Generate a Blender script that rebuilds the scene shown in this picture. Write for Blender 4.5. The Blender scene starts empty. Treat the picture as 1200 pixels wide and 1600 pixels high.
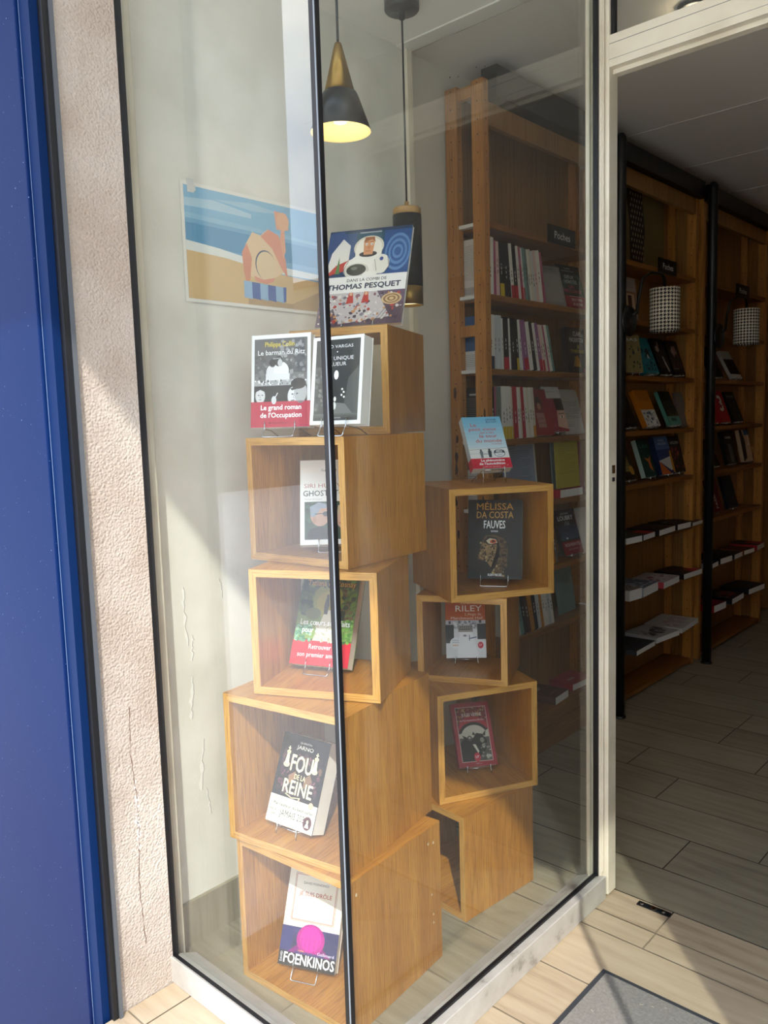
import bpy, math, random
from mathutils import Vector, Matrix
R = math.radians
random.seed(7)
SC = bpy.context.scene
COL = SC.collection

# ---------------------------------------------------------------- camera, sky, sun, exposure
F_PX, PITCH, ROLL, YAW, EYE = 1262.3, 0.110866, -0.029321, 0.743688, 1.24
fw = Vector((-math.cos(PITCH)*math.sin(YAW), math.cos(PITCH)*math.cos(YAW), -math.sin(PITCH)))
rt = Vector((math.cos(YAW), math.sin(YAW), 0)); up = rt.cross(fw)
r2 = rt*math.cos(ROLL) + up*math.sin(ROLL); u2 = up*math.cos(ROLL) - rt*math.sin(ROLL)
cam = bpy.data.cameras.new('camera'); camo = bpy.data.objects.new('camera', cam); COL.objects.link(camo)
m = Matrix((r2, u2, -fw)).transposed().to_4x4(); m.translation = Vector((0, 0, EYE)); camo.matrix_world = m
cam.sensor_fit = 'HORIZONTAL'; cam.sensor_width = 36; cam.lens = 36*F_PX/1200; cam.clip_start = 0.02
SC.camera = camo

SC.view_settings.view_transform = 'Standard'; SC.view_settings.look = 'None'
SC.view_settings.gamma = 1; SC.view_settings.use_curve_mapping = False
SC.view_settings.exposure = 0.5
SUN_STRENGTH, SKY_STRENGTH = 3.1, 4.4

w = bpy.data.worlds.new('sky'); SC.world = w; w.use_nodes = True
nt = w.node_tree; nt.nodes.clear()
def N(nt, t, **k):
    n = nt.nodes.new(t)
    for a, b in k.items():
        if a.startswith('i_'):
            key = a[2:]
            n.inputs[int(key) if key.isdigit() else key].default_value = b
        else: setattr(n, a, b)
    return n
tc = N(nt, 'ShaderNodeTexCoord'); sep = N(nt, 'ShaderNodeSeparateXYZ'); nt.links.new(tc.outputs['Generated'], sep.inputs[0])
hz = N(nt, 'ShaderNodeValToRGB'); nt.links.new(sep.outputs['Z'], hz.inputs[0])
hz.color_ramp.elements[0].position = 0.0; hz.color_ramp.elements[0].color = (0.78, 0.78, 0.78, 1)
hz.color_ramp.elements[1].position = 0.42; hz.color_ramp.elements[1].color = (0.36, 0.49, 0.76, 1)
cl = N(nt, 'ShaderNodeTexNoise', i_Scale=3.2, i_Detail=6.0, i_Roughness=0.55); nt.links.new(tc.outputs['Generated'], cl.inputs['Vector'])
cr = N(nt, 'ShaderNodeValToRGB'); nt.links.new(cl.outputs['Fac'], cr.inputs[0])
cr.color_ramp.elements[0].position = 0.47; cr.color_ramp.elements[1].position = 0.68
mx = N(nt, 'ShaderNodeMixRGB'); mx.inputs[2].default_value = (1.25, 1.20, 1.12, 1)
nt.links.new(cr.outputs[0], mx.inputs[0]); nt.links.new(hz.outputs[0], mx.inputs[1])
bg = N(nt, 'ShaderNodeBackground'); bg.inputs[1].default_value = SKY_STRENGTH
nt.links.new(mx.outputs[0], bg.inputs[0]); ow = N(nt, 'ShaderNodeOutputWorld'); nt.links.new(bg.outputs[0], ow.inputs[0])

sl = bpy.data.lights.new('sun', 'SUN'); sl.energy = SUN_STRENGTH; sl.angle = R(0.6); sl.color = (1.0, 0.96, 0.90)
so = bpy.data.objects.new('sun', sl); COL.objects.link(so)
sd = Vector((-0.7071, 0.7071, -0.93)).normalized()          # direction the light travels
so.rotation_euler = sd.to_track_quat('-Z', 'Y').to_euler(); so.location = (3, -3, 6)

# ---------------------------------------------------------------- materials
def lin(h):
    h = h.lstrip('#'); c = [int(h[i:i+2], 16)/255 for i in (0, 2, 4)]
    return tuple(((x/12.92) if x <= .04045 else ((x+.055)/1.055)**2.4) for x in c) + (1,)
MATS = {}
def base(name):
    m = bpy.data.materials.new(name); m.use_nodes = True; MATS[name] = m
    return m, m.node_tree, m.node_tree.nodes['Principled BSDF']
def plain(name, hexc, rough=.6, metal=0, coat=0, spec=None):
    if name in MATS: return MATS[name]
    m, nt, p = base(name); p.inputs['Base Color'].default_value = lin(hexc); p.inputs['Roughness'].default_value = rough
    p.inputs['Metallic'].default_value = metal; p.inputs['Coat Weight'].default_value = coat
    if spec is not None: p.inputs['Specular IOR Level'].default_value = spec
    return m
def ink(hexc): return plain('ink_' + hexc.lstrip('#').lower(), hexc, .42, spec=.3)
def noisy(name, stops, scale=(1, 1, 1), nscale=5, detail=6, rough=.6, bump=0, bscale=None, dist=.002, coat=0, rough2=.5, distort=0):
    m, nt, p = base(name)
    tc = N(nt, 'ShaderNodeTexCoord'); mp = N(nt, 'ShaderNodeMapping'); mp.inputs['Scale'].default_value = scale
    nt.links.new(tc.outputs['Object'], mp.inputs[0])
    n = N(nt, 'ShaderNodeTexNoise', i_Scale=nscale, i_Detail=detail, i_Roughness=rough2, i_Distortion=distort); nt.links.new(mp.outputs[0], n.inputs['Vector'])
    r = N(nt, 'ShaderNodeValToRGB'); nt.links.new(n.outputs['Fac'], r.inputs[0])
    el = r.color_ramp.elements
    while len(el) < len(stops): el.new(.5)
    for e, (pos, c) in zip(el, stops): e.position = pos; e.color = lin(c)
    nt.links.new(r.outputs[0], p.inputs['Base Color'])
    p.inputs['Roughness'].default_value = rough; p.inputs['Coat Weight'].default_value = coat; p.inputs['Coat Roughness'].default_value = .2
    if bump:
        b = N(nt, 'ShaderNodeBump', i_Strength=bump, i_Distance=dist)
        if bscale:
            n2 = N(nt, 'ShaderNodeTexNoise', i_Scale=bscale, i_Detail=5.0); nt.links.new(tc.outputs['Object'], n2.inputs['Vector']); nt.links.new(n2.outputs['Fac'], b.inputs['Height'])
        else: nt.links.new(n.outputs['Fac'], b.inputs['Height'])
        nt.links.new(b.outputs[0], p.inputs['Normal'])
    return m
def wood(name, a, b, c, axis, rough=.38, coat=.15, fine=1.0):
    """veneer: long grain along axis, with fine pores"""
    m, nt, p = base(name)
    tc = N(nt, 'ShaderNodeTexCoord')
    oi = N(nt, 'ShaderNodeObjectInfo'); add = N(nt, 'ShaderNodeVectorMath', operation='ADD')
    mulr = N(nt, 'ShaderNodeVectorMath', operation='SCALE'); mulr.inputs['Scale'].default_value = 7.3
    comb = N(nt, 'ShaderNodeCombineXYZ')
    for k in range(3): nt.links.new(oi.outputs['Random'], comb.inputs[k])
    nt.links.new(comb.outputs[0], mulr.inputs[0]); nt.links.new(tc.outputs['Object'], add.inputs[0]); nt.links.new(mulr.outputs[0], add.inputs[1])
    def nz(s_long, s_cross, detail, dis):
        mp = N(nt, 'ShaderNodeMapping'); s = [s_cross]*3; s['xyz'.index(axis)] = s_long; mp.inputs['Scale'].default_value = s
        nt.links.new(add.outputs[0], mp.inputs[0])
        n = N(nt, 'ShaderNodeTexNoise', i_Scale=1.0, i_Detail=detail, i_Distortion=dis); nt.links.new(mp.outputs[0], n.inputs['Vector']); return n
    n1 = nz(2.2*fine, 22*fine, 3, .8); n2 = nz(14*fine, 420*fine, 2, 0)
    r = N(nt, 'ShaderNodeValToRGB'); nt.links.new(n1.outputs['Fac'], r.inputs[0]); el = r.color_ramp.elements; el.new(.5)
    for e, (pos, cc) in zip(el, ((.3, a), (.5, b), (.72, c))): e.position = pos; e.color = lin(cc)
    r2 = N(nt, 'ShaderNodeValToRGB'); nt.links.new(n2.outputs['Fac'], r2.inputs[0]); r2.color_ramp.elements[0].position = .36; r2.color_ramp.elements[1].position = .52
    r2.color_ramp.elements[0].color = (.62, .55, .48, 1); r2.color_ramp.elements[1].color = (1, 1, 1, 1)
    mm = N(nt, 'ShaderNodeMixRGB', blend_type='MULTIPLY'); mm.inputs[0].default_value = .8
    nt.links.new(r.outputs[0], mm.inputs[1]); nt.links.new(r2.outputs[0], mm.inputs[2]); nt.links.new(mm.outputs[0], p.inputs['Base Color'])
    p.inputs['Roughness'].default_value = rough; p.inputs['Coat Weight'].default_value = coat; p.inputs['Coat Roughness'].default_value = .25
    return m
OAK_V = wood('oak_upright', 'AA6E22', 'BA7C2A', 'C68B34', 'z'); OAK_H = wood('oak_across', 'AA6E22', 'BA7C2A', 'C68B34', 'y')
OAK_EDGE = wood('oak_edge', 'C68E3E', 'D09A4A', 'D9A658', 'z'); OAK_EDGE_H = wood('oak_edge_across', 'C68E3E', 'D09A4A', 'D9A658', 'x')
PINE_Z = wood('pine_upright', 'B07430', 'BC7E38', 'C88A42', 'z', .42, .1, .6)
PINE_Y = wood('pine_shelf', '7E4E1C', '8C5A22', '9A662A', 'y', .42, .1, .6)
PINE_BACK = wood('pine_back', '8A622E', '946A34', '9E743A', 'z', .4, .15, .4)
PINE_PALE = wood('pine_plank', '84551E', '906026', '9C6A2C', 'z', .5, .05, .5)
WHITE_PAINT = plain('white_ledge', 'E4E0D6', .5)
BLACK = plain('black_metal', '0B0D12', .42); RUBBER = plain('black_rubber', '0A0B10', .5)
CHROME = plain('chrome_wire', 'C9CBCD', .18, 1)
BRASS = plain('brass', '9A7B42', .38, 1); SATIN_BLACK = plain('satin_black', '14161A', .32)
PAPER = plain('page_edge', 'DDD6C6', .8); PAPER_W = plain('page_edge_white', 'E8E5DE', .8)
ALU = noisy('white_aluminium', [(.3, 'D6CBB4'), (.5, 'E4DAC4'), (.7, 'EBE2CE')], (1, 1, 1), 9, 8, .35)
ALU_DIRTY = noisy('scuffed_white_aluminium', [(.28, '858178'), (.40, 'B3AFA7'), (.7, 'C2BFB8')], (1, 1, 1), 16, 8, .45, rough2=.62)
PLASTER = noisy('white_plaster', [(.3, 'DBD8CA'), (.55, 'E6E3D7'), (.75, 'EDEAE0')], (1, 1, 1), 7, 8, .75, .35, 22, .006)
PLASTER_S = noisy('painted_wall', [(.3, 'DCD7C8'), (.7, 'E4DFD2')], (1, 1, 1), 4, 5, .7, .1, 60, .001)
CEIL = plain('ceiling_white', 'F0ECE2', .7); CEIL_G = plain('ceiling_panel', 'F4EEE4', .6)
FLAKE = plain('flaked_plaster', 'F2F0E8', .8); FLAKE_D = plain('plaster_crack', 'A9A69C', .9)
def stone_mat():
    m, nt, p = base('rough_render')
    tc = N(nt, 'ShaderNodeTexCoord')
    a = N(nt, 'ShaderNodeTexNoise', i_Scale=130.0, i_Detail=9.0, i_Roughness=.72); b = N(nt, 'ShaderNodeTexNoise', i_Scale=5.0, i_Detail=5.0); v = N(nt, 'ShaderNodeTexVoronoi', i_Scale=190.0, feature='SMOOTH_F1', i_Smoothness=.35)
    for n in (a, b, v): nt.links.new(tc.outputs['Object'], n.inputs['Vector'])
    r = N(nt, 'ShaderNodeValToRGB'); nt.links.new(b.outputs['Fac'], r.inputs[0]); r.color_ramp.elements[0].position = .35; r.color_ramp.elements[1].position = .65
    r.color_ramp.elements[0].color = lin('AEA092'); r.color_ramp.elements[1].color = lin('C2B9AE')
    r2 = N(nt, 'ShaderNodeValToRGB'); nt.links.new(a.outputs['Fac'], r2.inputs[0]); r2.color_ramp.elements[0].position = .27; r2.color_ramp.elements[1].position = .37
    r2.color_ramp.elements[0].color = (.25, .2, .18, 1); r2.color_ramp.elements[1].color = (1, 1, 1, 1)
    mm = N(nt, 'ShaderNodeMixRGB', blend_type='MULTIPLY'); mm.inputs[0].default_value = .75
    nt.links.new(r.outputs[0], mm.inputs[1]); nt.links.new(r2.outputs[0], mm.inputs[2]); nt.links.new(mm.outputs[0], p.inputs['Base Color'])
    s = N(nt, 'ShaderNodeMath', operation='MULTIPLY_ADD'); s.inputs[1].default_value = -1.1; nt.links.new(v.outputs['Distance'], s.inputs[0]); nt.links.new(a.outputs['Fac'], s.inputs[2])
    bp = N(nt, 'ShaderNodeBump', i_Strength=.85, i_Distance=.0030); nt.links.new(s.outputs[0], bp.inputs['Height']); nt.links.new(bp.outputs[0], p.inputs['Normal'])
    p.inputs['Roughness'].default_value = .9
    return m
STONE = stone_mat()
def blue_mat():
    m, nt, p = base('blue_gloss_paint')
    tc = N(nt, 'ShaderNodeTexCoord'); v = N(nt, 'ShaderNodeTexNoise', i_Scale=190.0, i_Detail=2.0); nt.links.new(tc.outputs['Object'], v.inputs['Vector'])
    r = N(nt, 'ShaderNodeValToRGB'); nt.links.new(v.outputs['Fac'], r.inputs[0]); r.color_ramp.elements[0].position = .74; r.color_ramp.elements[1].position = .78
    sp = N(nt, 'ShaderNodeSeparateXYZ'); nt.links.new(tc.outputs['Object'], sp.inputs[0])
    d = N(nt, 'ShaderNodeMapRange'); d.inputs[1].default_value = 1.3; d.inputs[2].default_value = .3; d.interpolation_type = 'SMOOTHSTEP'; nt.links.new(sp.outputs['Z'], d.inputs[0])   # dusty foot, paler: sun on the lower panel painted into the colour
    mx = N(nt, 'ShaderNodeMixRGB'); mx.inputs[1].default_value = lin('03204F'); mx.inputs[2].default_value = lin('13214C'); nt.links.new(d.outputs[0], mx.inputs[0])
    m2 = N(nt, 'ShaderNodeMixRGB'); m2.inputs[2].default_value = lin('8FA2C4'); nt.links.new(r.outputs[0], m2.inputs[0]); nt.links.new(mx.outputs[0], m2.inputs[1])
    nt.links.new(m2.outputs[0], p.inputs['Base Color']); p.inputs['Roughness'].default_value = .55; p.inputs['Specular IOR Level'].default_value = .08
    return m
BLUE = blue_mat(); BLUE_D = plain('blue_edge', '08244F', .55, spec=.1); GREY_TRIM = plain('grey_trim', '53575C', .5)
def tile_mat(name, stops, gl=.35):
    m, nt, p = base(name)
    tc = N(nt, 'ShaderNodeTexCoord'); g = N(nt, 'ShaderNodeNewGeometry')
    mp = N(nt, 'ShaderNodeMapping'); mp.inputs['Scale'].default_value = (2.2, 24, 1); nt.links.new(tc.outputs['Object'], mp.inputs[0])
    n = N(nt, 'ShaderNodeTexNoise', i_Scale=1.6, i_Detail=7.0, i_Roughness=.62); nt.links.new(mp.outputs[0], n.inputs['Vector'])
    n2 = N(nt, 'ShaderNodeTexNoise', i_Scale=3.0, i_Detail=4.0); nt.links.new(tc.outputs['Object'], n2.inputs['Vector'])
    a = N(nt, 'ShaderNodeMath', operation='MULTIPLY_ADD'); a.inputs[1].default_value = .16; nt.links.new(g.outputs['Random Per Island'], a.inputs[0]); nt.links.new(n.outputs['Fac'], a.inputs[2])
    a2 = N(nt, 'ShaderNodeMath', operation='MULTIPLY_ADD'); a2.inputs[1].default_value = .35; nt.links.new(n2.outputs['Fac'], a2.inputs[0]); nt.links.new(a.outputs[0], a2.inputs[2])
    r = N(nt, 'ShaderNodeValToRGB'); nt.links.new(a2.outputs[0], r.inputs[0]); el = r.color_ramp.elements; el.new(.5)
    for e, (pos, c) in zip(el, stops): e.position = pos; e.color = lin(c)
    nt.links.new(r.outputs[0], p.inputs['Base Color']); p.inputs['Roughness'].default_value = gl
    bp = N(nt, 'ShaderNodeBump', i_Strength=.12, i_Distance=.002); nt.links.new(n.outputs['Fac'], bp.inputs['Height']); nt.links.new(bp.outputs[0], p.inputs['Normal'])
    return m
TILE = tile_mat('wood_look_tile', [(.45, '766D5D'), (.72, '90866F'), (1.0, 'A29883')], .42)
TILE_SHADED = tile_mat('shaded_plank_tile', [(.45, '71685A'), (.72, '8B816C'), (1.0, '9B917C')], .5)  # same plank tile, its colour darkened to stand for the shop's shade
TILE_OUT = tile_mat('worn_beige_tile', [(.45, '948069'), (.68, 'AE9B80'), (1.0, 'BCAB90')], .6)
GROUT = plain('grout', '4A443B', .9); GROUT_OUT = plain('pale_grout', '94866F', .9)
STREET = noisy('pavement', [(.3, 'D6D0C6'), (.7, 'E2DCD2')], nscale=20, rough=.9)
MAT_M = noisy('ribbed_mat', [(.3, '77736C'), (.7, '8A867E')], nscale=160, detail=4, rough=.95, bump=.5, bscale=420, dist=.002); MAT_E = plain('mat_border', '35373B', .7)
LINT = plain('lint', 'CFC4A8', .9)
def glass_mat():
    m = bpy.data.materials.new('shop_glass'); m.use_nodes = True; nt = m.node_tree; nt.nodes.clear()
    lw = N(nt, 'ShaderNodeLayerWeight', i_Blend=.5)
    pw = N(nt, 'ShaderNodeMath', operation='POWER'); pw.inputs[1].default_value = 5; nt.links.new(lw.outputs['Facing'], pw.inputs[0])
    ma = N(nt, 'ShaderNodeMath', operation='MULTIPLY_ADD'); ma.inputs[1].default_value = .95; ma.inputs[2].default_value = .045; nt.links.new(pw.outputs[0], ma.inputs[0])
    tr = N(nt, 'ShaderNodeBsdfTransparent'); tr.inputs[0].default_value = (.955, .975, .965, 1)
    gl = N(nt, 'ShaderNodeBsdfGlossy', i_Roughness=0.0); df = N(nt, 'ShaderNodeBsdfDiffuse'); df.inputs[0].default_value = (.8, .8, .78, 1)
    m0 = N(nt, 'ShaderNodeMixShader'); m0.inputs[0].default_value = .018; nt.links.new(tr.outputs[0], m0.inputs[1]); nt.links.new(df.outputs[0], m0.inputs[2])   # film of dust
    mix = N(nt, 'ShaderNodeMixShader'); nt.links.new(ma.outputs[0], mix.inputs[0]); nt.links.new(m0.outputs[0], mix.inputs[1]); nt.links.new(gl.outputs[0], mix.inputs[2])
    o = N(nt, 'ShaderNodeOutputMaterial'); nt.links.new(mix.outputs[0], o.inputs[0]); MATS['shop_glass'] = m
    return m
GLASS = glass_mat(); GLASS_EDGE = plain('glass_edge', '8A929A', .6)
def glow(name, col, s):
    m, nt, p = base(name); p.inputs['Base Color'].default_value = lin(col); p.inputs['Emission Color'].default_value = lin(col); p.inputs['Emission Strength'].default_value = s
    return m
def houndstooth():
    m, nt, p = base('houndstooth_cloth')
    tc = N(nt, 'ShaderNodeTexCoord'); sp = N(nt, 'ShaderNodeSeparateXYZ'); nt.links.new(tc.outputs['UV'], sp.inputs[0])
    def math_(op, a, b=None):
        n = N(nt, 'ShaderNodeMath', operation=op)
        for i, v in enumerate((a, b)):
            if v is None: continue
            if isinstance(v, (int, float)): n.inputs[i].default_value = v
            else: nt.links.new(v, n.inputs[i])
        return n.outputs[0]
    U = math_('MULTIPLY', sp.outputs[0], 1.0); V = math_('MULTIPLY', sp.outputs[1], 1.0)
    a = math_('LESS_THAN', math_('FRACT', U), .5); b = math_('LESS_THAN', math_('FRACT', V), .5)
    t = math_('LESS_THAN', math_('FRACT', math_('ADD', math_('MULTIPLY', U, 2.0), math_('MULTIPLY', V, 2.0))), .5)
    c = math_('ADD', math_('MULTIPLY', a, t), math_('MULTIPLY', b, math_('SUBTRACT', 1.0, t)))
    mx = N(nt, 'ShaderNodeMixRGB'); mx.inputs[1].default_value = lin('EDE6D2'); mx.inputs[2].default_value = lin('14110E'); nt.links.new(c, mx.inputs[0]); nt.links.new(mx.outputs[0], p.inputs['Base Color'])
    p.inputs['Roughness'].default_value = .85
    return m
HOUND = houndstooth()

# ---------------------------------------------------------------- mesh helpers
class MB:
    def __init__(s): s.v = []; s.f = []; s.mi = []; s.mats = []; s.uv = {}; s.sm = []
    def m(s, mat):
        if mat not in s.mats: s.mats.append(mat)
        return s.mats.index(mat)
    def face(s, pts, mat, smooth=False):
        b = len(s.v); s.v += [tuple(p) for p in pts]; s.f.append(tuple(range(b, b+len(pts)))); s.mi.append(s.m(mat)); s.sm.append(smooth)
    def box(s, x0, x1, y0, y1, z0, z1, mat, mats=None):
        b = len(s.v); s.v += [(x, y, z) for x in (x0, x1) for y in (y0, y1) for z in (z0, z1)]
        fs = {'-x': (0, 1, 3, 2), '+x': (4, 6, 7, 5), '-y': (0, 4, 5, 1), '+y': (2, 3, 7, 6), '-z': (0, 2, 6, 4), '+z': (1, 5, 7, 3)}
        for k, q in fs.items():
            s.f.append(tuple(b+i for i in q)); s.mi.append(s.m((mats or {}).get(k, mat))); s.sm.append(False)
    def prism(s, poly, axis, a0, a1, mat, mats=None):
        """poly: 2D outline in the two other axes, extruded along axis"""
        def P(u, v, a): return {'x': (a, u, v), 'y': (u, a, v), 'z': (u, v, a)}[axis]
        b = len(s.v); n = len(poly); s.v += [P(u, v, a0) for u, v in poly] + [P(u, v, a1) for u, v in poly]
        mats = mats or {}
        s.f.append(tuple(range(b, b+n))); s.mi.append(s.m(mats.get('a0', mat))); s.sm.append(False)
        s.f.append(tuple(range(b+2*n-1, b+n-1, -1))); s.mi.append(s.m(mats.get('a1', mat))); s.sm.append(False)
        for i in range(n):
            j = (i+1) % n; s.f.append((b+i, b+n+i, b+n+j, b+j)); s.mi.append(s.m(mats.get(i, mat))); s.sm.append(False)
    def tube(s, pts, r, mat, n=8, cap=True):
        pts = [Vector(p) for p in pts]; b = len(s.v); prev = None
        for i, p in enumerate(pts):
            t = ((pts[min(i+1, len(pts)-1)]-p).normalized() + (p-pts[max(i-1, 0)]).normalized())
            t = t.normalized() if t.length > 1e-9 else Vector((0, 0, 1))
            ref = prev if prev is not None else (Vector((0, 0, 1)) if abs(t.z) < .9 else Vector((1, 0, 0)))
            a = (ref - t*ref.dot(t)).normalized(); c = t.cross(a); prev = a
            rr = r[i] if isinstance(r, (list, tuple)) else r
            for k in range(n):
                an = 2*math.pi*k/n; q = p + a*math.cos(an)*rr + c*math.sin(an)*rr; s.v.append(tuple(q))
        for i in range(len(pts)-1):
            for k in range(n):
                s.f.append((b+i*n+k, b+i*n+(k+1) % n, b+(i+1)*n+(k+1) % n, b+(i+1)*n+k)); s.mi.append(s.m(mat)); s.sm.append(True)
        if cap:
            s.f.append(tuple(b+k for k in range(n-1, -1, -1))); s.mi.append(s.m(mat)); s.sm.append(False)
            e = b+(len(pts)-1)*n; s.f.append(tuple(e+k for k in range(n))); s.mi.append(s.m(mat)); s.sm.append(False)
    def lathe(s, prof, mat, n=40, c=(0, 0, 0), mats=None):
        b = len(s.v)
        for r_, z in prof:
            for k in range(n): a = 2*math.pi*k/n; s.v.append((c[0]+r_*math.cos(a), c[1]+r_*math.sin(a), c[2]+z))
        for i in range(len(prof)-1):
            for k in range(n):
                s.f.append((b+i*n+k, b+i*n+(k+1) % n, b+(i+1)*n+(k+1) % n, b+(i+1)*n+k)); s.mi.append(s.m((mats or {}).get(i, mat))); s.sm.append(True)
    def build(s, name, parent=None, loc=None, kind=None, bevel=0):
        me = bpy.data.meshes.new(name); me.from_pydata(s.v, [], s.f); me.update()
        for mt in s.mats: me.materials.append(mt)
        for p, i, sm in zip(me.polygons, s.mi, s.sm): p.material_index = i; p.use_smooth = sm
        o = bpy.data.objects.new(name, me); COL.objects.link(o)
        if parent: o.parent = parent
        if loc: o.location = loc
        if kind: o['kind'] = kind
        if bevel:
            b = o.modifiers.new('bevel', 'BEVEL'); b.width = bevel; b.segments = 2; b.limit_method = 'ANGLE'; b.angle_limit = R(40)
        return o
def tag(o, label, cat, group=None):
    o['label'] = label; o['category'] = cat
    if group: o['group'] = group
    return o
def thing(name, label, cat, loc=(0, 0, 0), rot=(0, 0, 0), group=None):
    o = bpy.data.objects.new(name, None); o.empty_display_size = .05; COL.objects.link(o); o.location = loc; o.rotation_euler = rot
    return tag(o, label, cat, group)
def struct_root(name):
    o = bpy.data.objects.new(name, None); COL.objects.link(o); o['kind'] = 'structure'; return o

_TXT = {}
def text_polys(s, bold=0.0):
    if (s, bold) in _TXT: return _TXT[(s, bold)]
    c = bpy.data.curves.new('lettering', 'FONT'); c.body = s; c.size = 1; c.resolution_u = 2; c.offset = bold; c.fill_mode = 'FRONT'
    o = bpy.data.objects.new('lettering', c); me = bpy.data.meshes.new_from_object(o)
    vs = [(v.co.x, v.co.y) for v in me.vertices]; fs = [tuple(p.vertices) for p in me.polygons]
    bpy.data.objects.remove(o); bpy.data.meshes.remove(me); bpy.data.curves.remove(c)
    _TXT[(s, bold)] = (vs, fs); return vs, fs
class Art:
    """printed face, millimetres, origin at the lower left corner"""
    def __init__(s): s.items = []
    def poly(s, pts, col): s.items.append((list(pts), [tuple(range(len(pts)))], col)); return s
    def rect(s, x0, y0, x1, y1, col): return s.poly([(x0, y0), (x1, y0), (x1, y1), (x0, y1)], col)
    def ell(s, cx, cy, rx, ry, col, n=24, rot=0):
        ca, sa = math.cos(rot), math.sin(rot)
        return s.poly([(cx + rx*math.cos(a)*ca - ry*math.sin(a)*sa, cy + rx*math.cos(a)*sa + ry*math.sin(a)*ca) for a in [2*math.pi*k/n for k in range(n)]], col)
    def grad(s, x0, y0, x1, y1, c0, c1, n=10):
        a, b = [[int(c[i:i+2], 16) for i in (0, 2, 4)] for c in (c0, c1)]
        for k in range(n):
            c = ''.join('%02X' % int(a[i] + (b[i]-a[i])*k/(n-1)) for i in range(3))
            s.rect(x0, y0+(y1-y0)*k/n, x1, y0+(y1-y0)*(k+1)/n + (.1 if k < n-1 else 0), c)
        return s
    def specks(s, x0, y0, x1, y1, cols, n, r0, r1, seed=1, asp=1):
        rr = random.Random(seed)
        for k in range(n):
            r_ = rr.uniform(r0, r1); s.poly([(p[0], p[1]) for p in s._blob(rr, min(max(rr.uniform(x0, x1), x0+r_), x1-r_), min(max(rr.uniform(y0, y1), y0+r_), y1-r_), r_, asp)], rr.choice(cols))
        return s
    def _blob(s, rr, cx, cy, r_, asp): return [(cx + r_*rr.uniform(.5, 1)*math.cos(a), cy + r_*asp*rr.uniform(.5, 1)*math.sin(a)) for a in [2*math.pi*k/7 for k in range(7)]]
    def line(s, pts, wd, col):
        for (x0, y0), (x1, y1) in zip(pts, pts[1:]):
            L = math.hypot(x1-x0, y1-y0) or 1; nx, ny = -(y1-y0)/L*wd/2, (x1-x0)/L*wd/2
            s.poly([(x0+nx, y0+ny), (x1+nx, y1+ny), (x1-nx, y1-ny), (x0-nx, y0-ny)], col)
        return s
    def lines(s, x0, x1, ytop, n, pitch, h, col, seed=3):
        rr = random.Random(seed)
        for k in range(n): s.rect(x0, ytop-k*pitch-h, x1-(x1-x0)*(rr.uniform(0, .12) if k % 5 != 4 else rr.uniform(.3, .6)), ytop-k*pitch, col)
        return s
    def text(s, t, x, y, width, height, col, bold=.0, align='C', rot=0):
        """fit text into width x height (mm); x,y = centre (or left) of the baseline; bold = extra stroke, printed twice"""
        vs, fs = text_polys(t)
        if not vs: return s
        xa, xb = min(v[0] for v in vs), max(v[0] for v in vs); cap = max(v[1] for v in text_polys('H')[0])
        sy = height/cap; sx = width/(xb-xa) if width else sy
        off = -(xb-xa)*sx/2 if align == 'C' else 0; ca, sa = math.cos(rot), math.sin(rot); e = max(bold, 0)*sy*1.3
        for dx, dy in (((-e, 0), (e, 0), (0, e), (0, -e)) if e > .05 else ((0, 0),)):
            P = []
            for vx, vy in vs:
                px, py = (vx-xa)*sx+off+dx, vy*sy+dy; P.append((x+px*ca-py*sa, y+px*sa+py*ca))
            s.items.append((P, fs, col))
        return s
    def put(s, mb, o, u, v, n, eps=.00006, step=.00005):
        o, u, v, n = Vector(o), Vector(u), Vector(v), Vector(n); lay = 0
        for P, fs, col in s.items:
            lay += 1; d = eps + step*min(lay, 14) + step*.05*lay
            mat = col if not isinstance(col, str) else ink(col); b = len(mb.v)
            mb.v += [tuple(o + u*(x*.001) + v*(y*.001) + n*d) for x, y in P]
            for f in fs: mb.f.append(tuple(b+i for i in f)); mb.mi.append(mb.m(mat)); mb.sm.append(False)

# ---------------------------------------------------------------- setting: constants (metres)
WX, SX = -1.607, -1.70          # inner wall of the window bay / of the shop behind it
GX, GY = -0.965, 0.922          # glass corner
CZ, SZ = 2.313, 2.375           # ceilings
YB = 1.906                      # where the bay ends

# floor of plank tiles (rows along X)
mb = MB(); mb.box(-1.70, 2.2, 1.845, 5.30, -.16, -.004, GROUT); mb.box(-1.52, 2.2, -.35, 1.845, -.3, -.004, GROUT_OUT); mb.box(-1.70, -1.52, .93, 1.845, -.3, -.004, GROUT_OUT)
rows = [(.0+k*.19, ) for k in range(0)]
ys = [-.35, -.16, .03, .22, .41, .60, .79, .925, 1.115, 1.305, 1.495, 1.684, 1.757, 1.866, 2.037, 2.228, 2.421, 2.611, 2.798, 2.988, 3.175, 3.365, 3.555, 3.745, 3.935, 4.125, 4.315, 4.505, 4.695, 4.885, 5.075, 5.30]
offs = {1.684: -.77, 1.757: -.772, 1.866: -1.3, 2.037: -.875, 2.228: -.685, 2.421: -1.067, 2.611: -1.256, 2.988: -1.073, 2.798: -.88, 1.495: -.95, 1.305: -.62, 1.115: -1.15}
L = .76
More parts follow.
